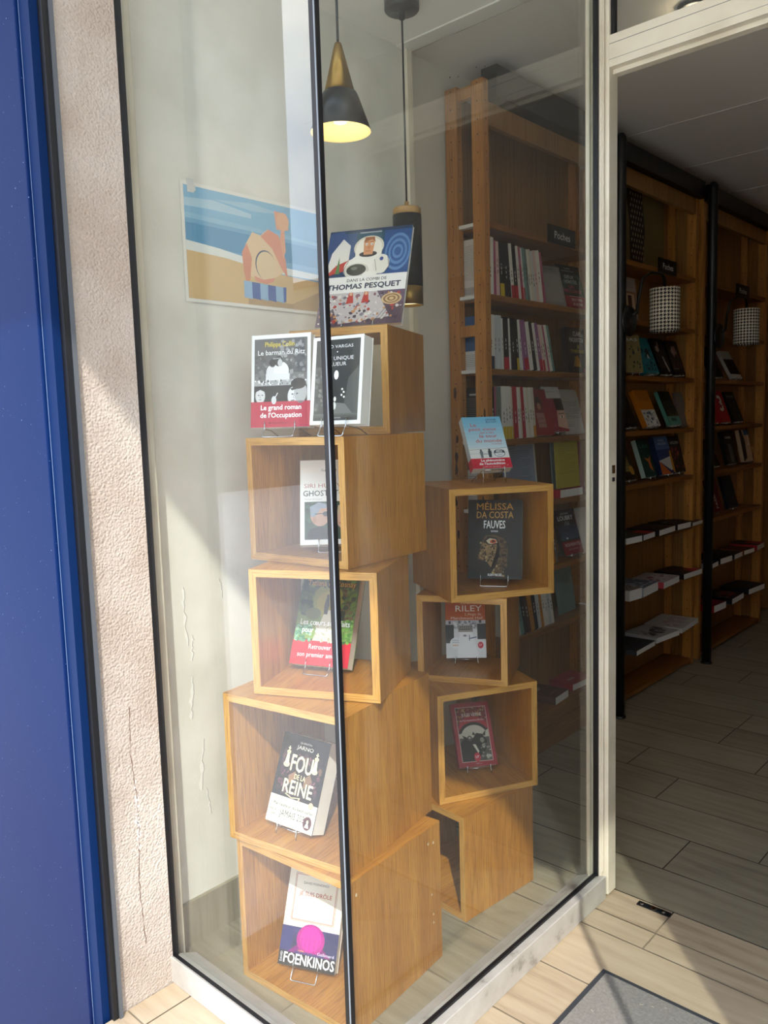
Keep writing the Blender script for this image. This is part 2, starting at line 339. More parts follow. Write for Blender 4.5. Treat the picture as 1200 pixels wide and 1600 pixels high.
for k in range(len(ys)-1):
    y0, y1 = ys[k], ys[k+1]; inside = y0 >= 1.86; o0 = offs.get(round(y0, 3), -1.07 + (k*.19) % L)
    behind = -1.70 if y0 >= .92 else -1.52
    x = o0 - L*math.ceil((o0+1.70)/L) if True else 0
    while x < 2.2:
        for mat in ([TILE] if inside else [None]):
            xa, xb = max(x, behind), min(x+L, 2.2)
            if xb - xa < .01: continue
            g = .0018
            def quad(x0, x1, mt): mb.face([(x0+g, y0+g, 0), (x1-g, y0+g, 0), (x1-g, y1-g, 0), (x0+g, y1-g, 0)], mt)
            if inside: quad(xa, xb, TILE_SHADED)
            else:      # inside the window bay the same plank tile, on the step the worn beige one
                if xa < GX and y0 >= .92:
                    quad(xa, min(xb, GX), TILE)
                    if xb > GX: quad(GX, xb, TILE_OUT)
                else: quad(xa, xb, TILE_OUT)
        x += L
mb.build('floor', kind='structure')
mb = MB(); mb.box(-30, 30, -30.0, -.351, -.45, -.30, STREET); mb.box(-30, -1.521, -.35, .93, -.45, -.30, STREET); mb.box(2.201, 30, -.35, .93, -.45, -.30, STREET); mb.build('ground', kind='structure')

# walls
mb = MB(); mb.box(-1.95, WX, .93, YB, -.1, 2.5, PLASTER)
def flake(pts, mt, x=WX+.0012): mb.face([(x, y, z) for y, z in pts], mt)
rr = random.Random(5)
for (yc, zc, hh, ww) in ((1.045, .80, .14, .008), (1.052, .60, .10, .010), (1.07, .43, .13, .010), (1.06, .72, .06, .006), (1.15, .85, .05, .004), (1.085, .33, .07, .004)):
    n = 13; Lp = []; Rp = []
    for k in range(n):
        t = k/(n-1); z = zc+hh/2-hh*t+rr.uniform(-.003, .003); wv = ww*rr.uniform(.15, 1.1)*(.3 if k in (0, n-1) else 1); c = yc + .012*(t-.5)*math.sin(zc*40) + rr.uniform(-.003, .003)
        Lp.append((c-wv/2, z)); Rp.append((c+wv/2, z))
    for k in range(n-1):
        flake([Lp[k], Lp[k+1], Rp[k+1], Rp[k]], FLAKE)
        flake([(Rp[k][0], Rp[k][1]), (Rp[k+1][0], Rp[k+1][1]), (Rp[k+1][0]+.0022, Rp[k+1][1]), (Rp[k][0]+.0022, Rp[k][1])], FLAKE_D, WX+.0008)
mb.build('wall_left', kind='structure')
mb = MB(); mb.box(-1.95, SX, YB, 5.45, -.1, 2.5, PLASTER_S); mb.build('wall_shop', kind='structure')
mb = MB(); mb.box(SX, 2.35, 5.30, 5.45, -.1, 2.5, PINE_PALE); mb.build('wall_back', kind='structure')
mb = MB(); mb.box(2.2, 2.35, .93, 5.30, -.1, 2.5, PLASTER_S); mb.build('wall_right', kind='structure')
mb = MB(); mb.box(WX, WX+.016, YB-.022, YB+.0, .0, CZ, ALU, None); mb.build('trim_1', kind='structure')
mb = MB(); mb.box(WX, WX+.010, .965, YB-.023, 0, .108, TILE); mb.build('baseboard_left', kind='structure')
# ceilings
mb = MB(); mb.box(-1.95, 2.35, .93, YB, CZ, 2.5, CEIL); mb.box(-1.95, 2.35, YB, 2.03, SZ, 2.5, CEIL)
edges = [2.03, 3.26, 3.865, 4.47, 5.30]
for a, b in zip(edges, edges[1:]): mb.box(-1.95, 2.35, a+.004, b-.004, SZ, 2.5, CEIL_G)
mb.box(-1.95, 2.35, 2.03, 5.30, SZ+.012, 2.5, CEIL)
for a in edges[1:-1]: mb.box(-1.70, 2.2, a-.004, a+.004, SZ-.0015, SZ+.004, WHITE_PAINT)
mb.box(-1.607, 2.2, YB-.05, YB, CZ-.004, CZ, WHITE_PAINT)
mb.build('ceiling', kind='structure')

# left stone pilaster and the right one that shades the doorway
mb = MB(); mb.box(-1.95, -1.52, .776, .908, -.05, 3.6, STONE)
rr = random.Random(21); crack = [(.842 + .004*math.sin(z_*19) + rr.uniform(-.0016, .0016), .66 - k*.0105) for k in range(52) for z_ in [.66-k*.0105]]
CRK = plain('efflorescence', 'F1EBE4', .9); CRK_D = plain('crack_line', '6B5444', .95)
for (a, za), (b, zb) in zip(crack, crack[1:]):
    wv = rr.uniform(.0002, .0011)
    mb.face([(-1.5192, a-wv, za), (-1.5192, a+wv, za), (-1.5192, b+wv, zb), (-1.5192, b-wv, zb)], CRK_D)
rr = random.Random(3)
for k in range(60):      # white efflorescence scattered along the crack
    zc = rr.triangular(.30, .50, .42); yc = .842 + .004*math.sin(zc*19) + rr.gauss(0, .0035); s_ = rr.uniform(.0006, .0028)
    mb.face([(-1.5190, yc+s_*rr.uniform(.5, 1)*math.cos(i*.9), zc+s_*2.0*rr.uniform(.5, 1)*math.sin(i*.9)) for i in range(7)], CRK)
mb.build('wall_pilaster', kind='structure')
mb = MB(); mb.box(.262, .72, .776, .908, -.30, 3.6, STONE); mb.build('wall_pilaster_right', kind='structure')
mb = MB(); mb.box(.72, 4.5, .776, .93, -.30, 3.6, STONE); mb.box(-4.5, -1.95, .79, .93, -.30, 3.6, STONE); mb.box(-1.52, .262, .86, .93, 2.42, 3.6, STONE); mb.build('wall_facade', kind='structure')
mb = MB(); AW = plain('awning_board', 'B4AC9E', .8); mb.box(-4.0, 1.36, -.60, .776, 3.207, 3.29, AW); mb.box(1.36, 4.5, -.40, .776, 3.207, 3.29, AW); mb.build('trim_awning', kind='structure')

# ---------------------------------------------------------------- shop front: frames and glass
def pane(mb_, x0, x1, y0, y1, z0, z1): mb_.box(x0, x1, y0, y1, z0, z1, GLASS)
w1 = struct_root('window_1')
b = MB(); pane(b, -1.555, GX-.004, GY-.003, GY+.003, .05, 2.305); b.build('pane', w1)
b = MB()
b.prism([(.903, 0), (.972, 0), (.972, .034), (.934, .052), (.916, .056), (.903, .062)], 'x', -1.527, GX+.037, ALU_DIRTY); b.build('sill', w1, bevel=.002)
b = MB(); b.box(-1.555, GX, GY-.012, GY-.0035, .050, .060, RUBBER); b.box(-1.555, -1.522, .909, .925, .03, 2.42, RUBBER); b.box(-1.5545, -1.546, .9255, .929, .03, 2.31, GLASS_EDGE); b.build('gasket', w1)
b = MB(); b.box(WX, -1.556, .925, .964, 0, CZ, ALU); b.build('jamb', w1, bevel=.002)
w2 = struct_root('window_2')
b = MB(); pane(b, GX-.003, GX+.003, GY+.004, 1.811, .05, 2.305); b.build('pane', w2)
b = MB(); b.prism([(GX-.045, 0), (-.928, 0), (-.928, .062), (GX+.012, .054), (GX-.012, .050), (GX-.045, .034)], 'y', GY+.05, 1.813, ALU_DIRTY); b.build('sill', w2, bevel=.002)
b = MB(); b.box(GX+.0035, GX+.012, GY, 1.8065, .050, .060, RUBBER); b.box(GX+.0035, GX+.016, 1.807, 1.813, .05, 2.31, RUBBER); b.box(GX-.010, GX-.0035, 1.803, 1.813, .05, 2.31, ALU); b.build('gasket', w2)
b = MB(); b.box(GX-.006, GX+.006, GY-.006, GY+.006, .05, 2.31, RUBBER); b.box(GX+.0046, GX+.0064, GY-.0064, GY-.0046, .055, 2.31, GLASS_EDGE); b.build('corner_joint', w2)
d1 = struct_root('door_1')
b = MB()
b.box(-.985, -.942, 1.8135, 1.823, 0, CZ, ALU); b.box(-.985, -.928, 1.8235, 1.866, 0.004, CZ, ALU); b.box(-.9425, -.938, 1.8155, 1.8215, .065, CZ, ALU)
b.build('jamb', d1, bevel=.0025)
b = MB(); b.box(-.928, -.167, 1.822, 1.866, 2.040, 2.110, ALU); b.box(-.928, -.167, 1.842, 1.864, 2.030, 2.040, ALU); b.box(-.928, -.167, 1.8216, 1.8222, 2.090, 2.0912, GREY_TRIM); b.box(-.928, -.167, 1.8216, 1.8222, 2.056, 2.0568, GREY_TRIM); b.build('header', d1, bevel=.002)
b = MB(); b.box(-.9279, -.9262, 1.838, 1.854, 1.098, 1.118, CHROME); b.box(-.9279, -.9255, 1.841, 1.851, 1.078, 1.088, plain('dark_steel', '3A3A3C', .4, .8)); b.build('strike_plate', d1)
w3 = struct_root('window_3')
b = MB(); pane(b, -.9275, -.167, 1.842, 1.848, 2.110, CZ-.01); b.build('pane', w3)
b = MB(); b.box(-.9275, -.918, 1.830, 1.8415, 2.110, CZ, RUBBER); b.build('gasket', w3)
# the matching bay to the right of the doorway
w4 = struct_root('window_4'); QX = -.167
b = MB(); pane(b, QX-.003, QX+.003, GY+.004, 1.80, .05, 2.305); pane(b, QX, .26, GY-.003, GY+.003, .05, 2.305); b.build('pane', w4)
b = MB(); b.box(QX-.037, QX+.045, GY-.02, 1.90, 0, .06, ALU_DIRTY); b.box(QX+.045, .262, GY-.02, GY+.05, 0, .06, ALU_DIRTY); b.box(QX-.04, QX+.02, 1.812, 1.905, .06, CZ, ALU); b.build('sill', w4)
b = MB(); b.box(QX-.006, QX+.006, GY-.006, GY+.006, .06, 2.31, RUBBER); b.build('corner_joint', w4)

# blue panel of the next shop front
t = thing('shopfront_panel', 'deep blue glossy panel with dust specks at the left edge of the photo', 'panel', (-1.55, .75, -.30))
b = MB(); b.box(-1.6, -.018, -.02, .022, 0, 3.6, BLUE); b.build('board', t, bevel=.003)
b = MB(); b.box(-.0175, .022, -.012, .024, 0, 3.2, BLUE_D); b.box(-.0179, -.0173, -.0128, -.0118, 0, 3.2, plain('bare_scratch', '7F93B4', .6)); b.build('edge_strip', t)
b = MB(); b.box(.0225, .040, .004, .024, 0, 3.2, RUBBER); b.box(.0405, .045, .016, .024, 0, 3.2, GREY_TRIM); b.build('seal', t)

# door mat
t = thing('door_mat', 'grey ribbed entrance mat with dark border on beige tiles', 'mat', (-.803, 1.556, .0005))
b = MB(); b.box(.012, 1.1, -1.2, -.012, 0, .007, MAT_M)
rr = random.Random(9)
for k in range(46):
    x, y, a = rr.uniform(.03, .5), rr.uniform(-.5, -.03), rr.uniform(0, 6.3); c = rr.uniform(.002, .007)
    b.tube([(x, y, .0078), (x+c*math.cos(a), y+c*math.sin(a), .0084), (x+c*math.cos(a+.6)*1.7, y+c*math.sin(a+.6)*1.7, .0078)], .0004, LINT, 4)
b.build('pile', t)
b = MB(); b.box(0, 1.112, -.012, 0, 0, .005, MAT_E); b.box(0, .012, -1.212, -.012, 0, .005, MAT_E); b.build('border', t)
t = thing('floor_latch_plate', 'small dark metal latch plate set in the threshold tiles', 'plate', (-.815, 1.846, .0005))
b = MB(); b.box(-.042, .042, -.0095, .0095, 0, .003, plain('dark_plate', '2B2D30', .45, .7)); pl_ = b.build('plate', t, bevel=.001)
for xx in (-.030, .026):
    b = MB(); b.lathe([(0, .0042), (.004, .004), (.005, .003)], CHROME, 14, (xx, 0, 0)); b.build('screw', pl_)
b = MB(); b.lathe([(.0, .0032), (.008, .0034), (.009, .003)], CHROME, 14, (0, 0, 0)); b.build('latch_hole', pl_)

# ---------------------------------------------------------------- oak display boxes
def oak_box(label, x, y, z, deg, wd, dp, ht, back=False, scuffs=()):
    t = thing('display_box', label, 'box', (x, y, z), (0, 0, R(deg)), 'oak display boxes')
    th = .0165; g = .0004
    zz = {'a0': OAK_EDGE, 'a1': OAK_EDGE}
    hh = {'a0': OAK_EDGE_H, 'a1': OAK_EDGE_H}
    b = MB(); b.prism([(0, 0), (th, th), (th, ht-th), (0, ht)], 'y', 0, dp, OAK_V, zz); b.build('side_panel', t)
    b = MB(); b.prism([(wd, ht), (wd-th, ht-th), (wd-th, th), (wd, 0)], 'y', 0, dp, OAK_V, zz)
    for (yy, zc, r_) in scuffs: b.face([(wd+.0003, yy+r_*math.cos(a)*.7, zc+r_*math.sin(a)) for a in [k*.785 for k in range(8)]], ink('D9CBB0'))
    b.build('side_panel', t)
    b = MB(); b.prism([(wd, 0), (wd-th, th), (th, th), (0, 0)], 'y', 0, dp, OAK_H, hh); b.build('bottom_panel', t)
    b = MB(); b.prism([(0, ht), (th, ht-th), (wd-th, ht-th), (wd, ht)], 'y', 0, dp, OAK_H, hh); b.build('top_panel', t)
    if back: b = MB(); b.box(th, wd-th, dp-.008, dp-.001, th, ht-th, OAK_V); b.build('back_panel', t)
    return t
oak_box('large open oak box on the tiles at the foot of the taller stack', -1.416, 1.023, 0.001, 4.3, .330, .317, .331, True, ((.02, .30, .004), (.29, .29, .004), (.27, .295, .0035), (.28, .17, .003), (.285, .10, .003), (.285, .12, .003)))
oak_box('oak box with a black gilded novel inside, second from the floor in taller stack', -1.423, 1.011, .333, 9.3, .326, .332, .331)
oak_box('turned oak box holding the green garden novel, middle of taller stack', -1.359, 1.047, .666, 25.2, .286, .236, .272)
oak_box('oak box holding the white couple-photo book, under the two black-and-white covers', -1.456, 1.132, .939, 5.4, .286, .289, .274, True)
oak_box('small turned oak box topping the taller stack, under the comic album', -1.436, 1.256, 1.214, 22.6, .24, .27, .24)
oak_box('empty oak box open to the left at the foot of the shorter stack', -1.443, 1.531, .001, -5.9, .30, .268, .271)
oak_box('oak box with the red bull-cover paperback, second from the floor in shorter stack', -1.231, 1.514, .273, 62.7, .284, .30, .284)
oak_box('smallest oak box, holding the orange paperback, third up in shorter stack', -1.349, 1.581, .558, 23.9, .238, .19, .230)
oak_box('oak box topping the shorter stack, with the black leopard-eye novel inside', -1.214, 1.556, .789, 59.4, .285, .288, .282)

# ---------------------------------------------------------------- books
def book(name, label, wd, ht, th, pos, yaw, lean, art, cover='FFFFFF', spine=None, back=None, group=None, cat='book', pages=None, spine_art=None, band=None, hinge='left', roll=0):
    """upright book, front towards local -Y, lower front edge at pos; spine on the left"""
    t = thing(name, label, cat, pos, (-lean, roll, yaw), group)
    c = .0006; C = ink(cover); S = ink(spine or cover); B = ink(back or cover); sx = -1 if hinge == 'left' else 1
    b = MB(); b.box(-wd/2, wd/2, 0, c, 0, ht, C); b.box(-wd/2, wd/2, th-c, th, 0, ht, B)
    xs = sorted((sx*wd/2, sx*(wd/2-c))); b.box(xs[0], xs[1], c, th-c, 0, ht, S)
    if art: art.put(b, (-wd/2, 0, 0), (1, 0, 0), (0, 0, 1), (0, -1, 0))
    if spine_art:
        if hinge == 'left': spine_art.put(b, (-wd/2, th, 0), (0, -1, 0), (0, 0, 1), (-1, 0, 0))
        else: spine_art.put(b, (wd/2, 0, 0), (0, 1, 0), (0, 0, 1), (1, 0, 0))
    cov = b.build('cover', t)
    b = MB(); xa, xb = (-wd/2+c, wd/2-.0012) if hinge == 'left' else (-wd/2+.0012, wd/2-c)
    b.box(xa, xb, c, th-c, .0008, ht-.0008, pages or PAPER); b.build('page_block', t)
    if band:
        bh, bc, bart = band; b = MB(); e = .0012
        b.box(-wd/2-.0003, wd/2+.0002, -e, -e+.0003, .0005, bh, ink(bc)); b.box(-wd/2-.0005, -wd/2-.0002, -e, th+.0003, .0005, bh, ink(bc))
        if bart: bart.put(b, (-wd/2, -e, 0), (1, 0, 0), (0, 0, 1), (0, -1, 0))
        b.build('belly_band', cov)
    return t
def easel(label, pos, yaw, z0, th, lean, s=.026, fwd=.018, hook=.013, reach=.075, kind=0, group='wire book stands'):
    """wire stand under the book whose lower front edge is at pos; feet at z0"""
    t = thing('book_stand', label, 'book stand', (pos[0], pos[1], z0), (0, 0, yaw), group)
    lf = pos[2]-z0; r_ = .0013; low = max(lf - th*math.sin(lean) - .003, r_); yb = th*math.cos(lean)+.004
    hk = lambda sx: [(sx*s, -.0035+hook*math.sin(lean)*.9, lf+hook), (sx*s, -.0040, lf+.002), (sx*s, -.0035, lf-.0025)]
    b = MB()
    if kind == 0:
        b.tube(hk(-1) + [(-s, -fwd*.6, lf*.55), (-s, -fwd, r_*2.2), (-s+.004, -fwd, r_), (s-.004, -fwd, r_), (s, -fwd, r_*2.2), (s, -fwd*.6, lf*.55)] + hk(1)[::-1], r_, CHROME)
        b.build('front_loop', t)
    else:
        b.tube([(-s, -.0025, lf-.0035), (s, -.0025, lf-.0035)], r_, CHROME); b.build('front_bar', t)
        for sx in (-1, 1):
            b = MB(); b.tube([(sx*s, -.006, lf+.006), (sx*s, -.005, lf-.003), (sx*s*1.03, -fwd*.5, lf*.5), (sx*s*1.06, -fwd*.5, r_)], r_, CHROME); b.build('front_leg', t)
    for sx in (-1, 1):
        b = MB(); b.tube([(sx*s, -.0025, lf-.003), (sx*s, yb, low), (sx*s*1.05, yb+.012, max(low*.8, r_)), (sx*s*1.1, reach, r_)], r_, CHROME); b.build('rear_leg', t)
    return t
HC = 'display books in the window boxes'
def shown(label, pos, yaw, lean, wd, ht, th, z0, art, easel_label, ek=0, es=.026, **k):
    # a book facing out on its own stand
    bk = book('novel', label, wd, ht, th, pos, yaw, lean, art, group=HC, **k)
    easel(easel_label, pos, yaw, z0, th, lean, s=es, kind=ek)
    return bk

# comic album on the top box
W_, H_ = 222, 295; a = Art()
a.rect(0, 0, W_, H_, '1E4F66'); a.rect(0, 128, 75, H_, '2C4F80'); a.rect(0, 128, W_, 165, '233E63'); a.rect(150, 128, W_, 285, '26508C'); a.rect(0, 285, W_, H_, '1D3A5C')
for k in range(6): a.ell(190, 215, 34-k*5, 58-k*9, ('5F87B8', '2F5C98')[k % 2])
a.text('MARION MONTAIGNE', 112, 281, 58, 4.6, 'E8EEF2', .01)
a.poly([(2, 150), (30, 160), (62, 168), (62, 245), (40, 268), (14, 225)], 'E7E4DE'); a.poly([(2, 150), (30, 160), (62, 168), (64, 200), (30, 185)], 'C4483E'); a.poly([(2, 228), (40, 268), (62, 245), (40, 292), (6, 290)], '2F4E86'); a.poly([(30, 158), (36, 212), (42, 158)], '5E8A52')
a.ell(112, 236, 40, 36, 'D9D4C4'); a.ell(112, 236, 34, 30, 'EDE9DD'); a.rect(78, 200, 148, 232, 'EDE9DD')          # seat back
a.ell(112, 180, 52, 38, 'F0EEE6'); a.ell(74, 176, 22, 26, 'F0EEE6'); a.ell(150, 180, 22, 30, 'E9E6DC'); a.ell(112, 214, 24, 9, '2A2C33')       # suit
a.poly([(100, 212), (124, 212), (126, 250), (120, 262), (102, 262), (97, 250)], 'D79A6C'); a.poly([(96, 252), (100, 268), (124, 268), (128, 250), (118, 260)], '9A5B33')
for xx in (105, 119): a.ell(xx, 245, 3.2, 3.6, 'FFFFFF'); a.ell(xx+.4, 244.6, 1.7, 1.9, '1A1410'); a.line([(xx-5, 252), (xx+4, 253)], 1.6, '5A3018')
a.ell(112, 234, 4, 6, 'C98556'); a.line([(104, 224), (118, 223)], 1.5, '7A3B26')
a.ell(86, 165, 34, 23, 'D8D5CB'); a.ell(86, 167, 26, 18, '33372F'); a.ell(80, 172, 9, 5, '6C7064'); a.ell(118, 150, 14, 10, 'F4F2EA')
a.line([(62, 196), (52, 170), (58, 150)], 1.4, '3B3A38'); a.line([(166, 200), (172, 172), (160, 150)], 1.4, '3B3A38'); a.line([(132, 196), (140, 160)], 1.2, '6B6964'); a.ell(150, 196, 5, 6, '2E4B92')
a.rect(0, 98, W_, 148, 'F1F0EE'); a.text('DANS LA COMBI DE', 118, 131, 104, 8.5, '22262E', .01); a.text('THOMAS PESQUET', 112, 109, 192, 15, '20324F', .028)
a.rect(0, 0, W_, 98, '5A4657'); a.rect(0, 60, W_, 98, '64506A'); a.poly([(20, 98), (150, 98), (190, 20), (60, 6)], 'C9C2C4')
a.specks(4, 6, 218, 94, ['B8453A', 'D7D0CC', '3F3242', '8C5F6E', 'C98F5E', '7D7A88', 'E6E2DC'], 170, 2, 8, 3)
for xx in (78, 118): a.poly([(xx, 98), (xx+9, 98), (xx+14, 66), (xx-6, 64)], 'C2382F'); a.rect(xx+1, 88, xx+8, 98, 'E0B08A')
for k in range(5): a.ell(190, 72, 26-k*5, 17-k*3.2, ('D8B98A', '8A6A4A')[k % 2])
for k in range(7): a.line([(150+k*11, 6), (178+k*8, 46)], 1.2, '3B2D3B')
alb = book('comic_album', 'large comic album with a seated astronaut cover on the topmost box', .222, .295, .012, (-1.4019, 1.4475, 1.4771), .4498, .5, a, 'F1F0EE', 'C9C6BF', group=HC, pages=PAPER_W)
easel('wire stand carrying the large astronaut comic album on the topmost box', (-1.4019, 1.4475, 1.4771), .4498, 1.4545, .012, .5, s=.04, fwd=.03, reach=.10)

# black-and-white bar scene with red band
a = Art(); a.rect(0, 0, 141, 205, 'F2F2F2'); a.rect(7, 14, 133, 196, '6E6E6E'); a.rect(7, 120, 133, 196, '585858'); a.specks(62, 96, 133, 194, ['8F8F8F', '9C9C9C', '6B6B6B', '4B4B4B'], 70, 3, 8, 4); a.specks(7, 100, 40, 160, ['4B4B4B', '7B7B7B'], 20, 3, 7, 8)
a.ell(52, 122, 16, 17, 'E4E4E4'); a.ell(72, 124, 18, 20, 'EFEFEF'); a.ell(51, 142, 8, 9, '1D1D1D'); a.ell(66, 146, 10, 12, '2A2A2A'); a.ell(69, 142, 6, 8, 'C9C9C9'); a.rect(35, 104, 92, 118, 'E6E6E6')
a.rect(7, 92, 133, 104, 'A9A9A9'); a.specks(7, 92, 133, 106, ['F1F1F1', '4A4A4A', 'D2D2D2'], 60, 1.5, 4, 6); a.rect(7, 14, 133, 92, '1E1E1E')
a.rect(8, 60, 34, 90, '161616'); a.ell(22, 70, 12.5, 18, '8C8C8C'); a.ell(22, 70.5, 11.2, 16, 'DCDCDC'); a.line([(22, 74), (21, 67), (24, 66)], 1, '9A9A9A'); a.poly([(8, 78), (12, 92), (34, 92), (36, 78), (22, 84)], '101010'); a.ell(18, 72, 1.8, 1.2, '222222'); a.ell(27, 72, 1.8, 1.2, '222222'); a.line([(19, 62), (25, 62)], 1.4, '3A3A3A')
a.ell(105, 66, 18, 24, '8A8A8A'); a.ell(104, 68, 16, 21, 'E4E4E4'); a.poly([(92, 50), (104, 46), (116, 52), (110, 60), (98, 58)], 'CFCFCF'); a.line([(103, 74), (101, 64), (105, 63)], 1.2, 'A8A8A8'); a.ell(118, 76, 15, 24, 'B8B8B8'); a.ell(113, 95, 18, 12, '171717'); a.poly([(94, 84), (124, 96), (128, 88), (98, 80)], '2B2B2B'); a.ell(99, 72, 2.2, 1.4, '1A1A1A'); a.ell(110, 73, 2.2, 1.4, '1A1A1A'); a.line([(96, 58), (104, 59)], 1.7, '333333'); a.ell(55, 60, 6, 9, 'DADADA'); a.line([(58, 66), (64, 76)], 1.8, 'F2F2F2')
a.text('Philippe Collin', 68, 178, 70, 10.5, 'E7CE2E', .004); a.text('Le barman du Ritz', 72, 160, 112, 10.5, 'F4F4F4', .004); a.text('ROMAN', 62, 150, 18, 3, 'E0E0E0')
ba = Art(); ba.text('Le grand roman', 72, 39, 96, 10.5, 'FFFFFF', .02); ba.text("de l'Occupation", 72, 22, 98, 10.5, 'FFFFFF', .02); ba.text('Albin Michel', 70, 8, 38, 4, '7A1F30'); ba.ell(46, 10, 1.8, 1.8, '5A1020')
shown('black-and-white bar scene novel with red band, left of the pair on tall stack', (-1.3697, 1.1612, 1.2349), .4441, .1255, .1408, .2045, .024, 1.2135, a, 'wire stand under the red-banded bar scene novel', 0, .036, cover='F2F2F2', spine='EDEDED', band=(.057, 'C32B45', ba), pages=PAPER_W)
# night street lamp cover
k9 = .89; P = (-1.3523*k9, 1.3094*k9, 1.24-(1.24-1.2382)*k9)
a = Art(); a.rect(0, 0, 125, 183, 'E9E8E6'); a.rect(9, 8, 117, 176, '20211F'); a.rect(9, 8, 40, 120, '454643'); a.specks(9, 20, 46, 118, ['5E5E5A', '3A3A37', '6C6B66'], 40, 3, 8, 2); a.poly([(80, 20), (117, 12), (117, 120), (92, 96)], '4A4B47'); a.poly([(40, 8), (117, 8), (86, 42), (58, 46)], '70716C'); a.grad(9, 8, 117, 22, '3A3A36', '5E5E58', 4)
a.ell(62, 102, 5.5, 9.5, 'FFFFFF'); a.ell(62, 102, 3.5, 7, 'FFFFEE'); a.line([(62, 92), (61, 38)], 1.8, '111111'); 
for (x, y) in ((78, 72), (82, 66), (77, 60), (83, 56), (38, 84)): a.ell(x, y, 2.2, 2.2, 'F6F4EA')
a.ell(59, 48, 6, 9, '0E0E0E'); a.ell(60, 38, 4.5, 8, 'DEDCD6'); a.ell(61, 52, 3.2, 5, 'E9E6DF')
a.text('FRED VARGAS', 63, 158, 74, 6.5, 'EDEDED', .004); a.ell(62, 150, 1.4, 1.4, 'FFFFFF'); a.text('UNE UNIQUE', 63, 133, 78, 7.5, 'F1F1F1', .003); a.text('LUEUR', 66, 121, 38, 7.5, 'F1F1F1', .003); a.text('Flammarion', 60, 12, 34, 3.5, 'C9C9C9')
shown('white-bordered novel with a night street lamp, right of pair on tall stack', P, .2197, .1552, .125, .1825, .036, 1.2135, a, 'wire stand under the thick night street lamp novel', 0, .03, cover='E9E8E6', pages=PAPER_W)
# white book with couple photo
a = Art(); a.rect(0, 0, 140, 204, 'F3F0E9'); a.text('*', 64, 184, 6, 7, '444444'); a.text('Gallimard', 66, 176, 34, 5.5, '3A3A3A'); a.text('SIRI HUSTVEDT', 68, 136, 118, 10, 'B05A44', -.008); a.text('GHOST STORIES', 70, 116, 126, 13, '20392F', .008); a.text('Traduit de l\'anglais', 30, 107, 40, 2.8, '8A8478')
a.rect(10, 12, 130, 102, '25402E'); a.specks(10, 50, 130, 102, ['2E5238', '1D3325', '3A5F44'], 50, 4, 10, 3); a.poly([(14, 12), (22, 36), (46, 44), (62, 34), (70, 12)], '15171A'); a.ell(45, 70, 22, 27, 'C4977E'); a.poly([(24, 66), (22, 90), (42, 100), (62, 96), (66, 86), (46, 86), (34, 66)], '8E9AA8'); a.ell(32, 58, 5, 8, 'B98A70'); a.ell(58, 72, 7, 6, '20242A'); a.line([(34, 72), (58, 74)], 1.6, '23272B'); a.poly([(64, 70), (74, 64), (66, 60)], 'C4977E'); a.ell(98, 62, 17, 26, 'D3A78F'); a.poly([(82, 60), (86, 92), (120, 94), (124, 50), (110, 84), (92, 84)], 'C9B08A'); a.line([(88, 50), (98, 48)], 2.2, 'A8483E'); a.ell(92, 66, 2, 1.4, '222222')
shown('white novel with a colour photo of a couple, inside fourth box up', (-1.2976, 1.2342, .9719), .7576, .4408, .1398, .2043, .016, .9555, a, 'wire stand under the white couple-photo novel', 0, .028, cover='F3F0E9', pages=PAPER_W)
# garden novel
a = Art(); a.rect(0, 0, 145, 217, '4F6630'); a.grad(0, 60, 145, 217, '7E9A4A', '33451F', 8); a.ell(72, 150, 40, 40, '8C8F3E'); a.ell(74, 146, 30, 26, 'A39A45'); a.specks(0, 110, 40, 216, ['26331A', '36501F', '5C7A2C', '1D2816'], 60, 5, 13, 5); a.specks(104, 100, 145, 216, ['2B3A1C', '4E3E22', '5F7A30', '6E5B30'], 60, 5, 12, 6); a.specks(10, 178, 140, 216, ['2C3E1E', '445C2A', '22301A'], 40, 5, 13, 7)
a.poly([(46, 50), (110, 50), (86, 128), (70, 128)], 'CBC6B0'); a.specks(50, 52, 104, 100, ['BDB89E', 'DAD5C2', 'A8A288'], 40, 2, 6, 8); a.specks(0, 50, 46, 96, ['5E9A78', '7EB28E', '3F7A52', '9CC4A0'], 60, 3, 8, 9); a.specks(104, 50, 145, 110, ['6FA03E', '88B84E', '4C7A2C'], 50, 3, 8, 10); a.poly([(84, 120), (120, 128), (120, 106), (96, 104)], '24301E'); a.ell(40, 118, 20, 14, '55602C')
a.poly([(67, 118), (76, 118), (77, 140), (75, 156), (68, 156), (65, 138)], '2B2420'); a.ell(71.5, 160, 3.6, 4.6, '3A2A20')
a.text('Tatiana de Rosnay', 76, 184, 122, 13, 'D99A2C', .004); a.text('Les cœurs sont faits', 74, 92, 124, 12.5, 'FFFFFF', .006); a.text('pour être brisés', 68, 74, 98, 12.5, 'FFFFFF', .006)
ba = Art(); ba.text('Retrouver', 70, 37, 56, 11, 'F6EAEA'); ba.text('son premier amour', 70, 19, 108, 10.5, 'F6EAEA'); ba.ell(70, 8, 1.5, 1.5, '7A0C18')
shown('green garden path novel with a red paper band, inside middle box of tall stack', (-1.3119, 1.1924, .6997), .3604, .4472, .1451, .2168, .030, .6828, a, 'wire stand under the green garden path novel', 0, .030, cover='5C6F3A', spine='8C5A34', band=(.056, 'D8142C', ba), pages=PAPER_W)
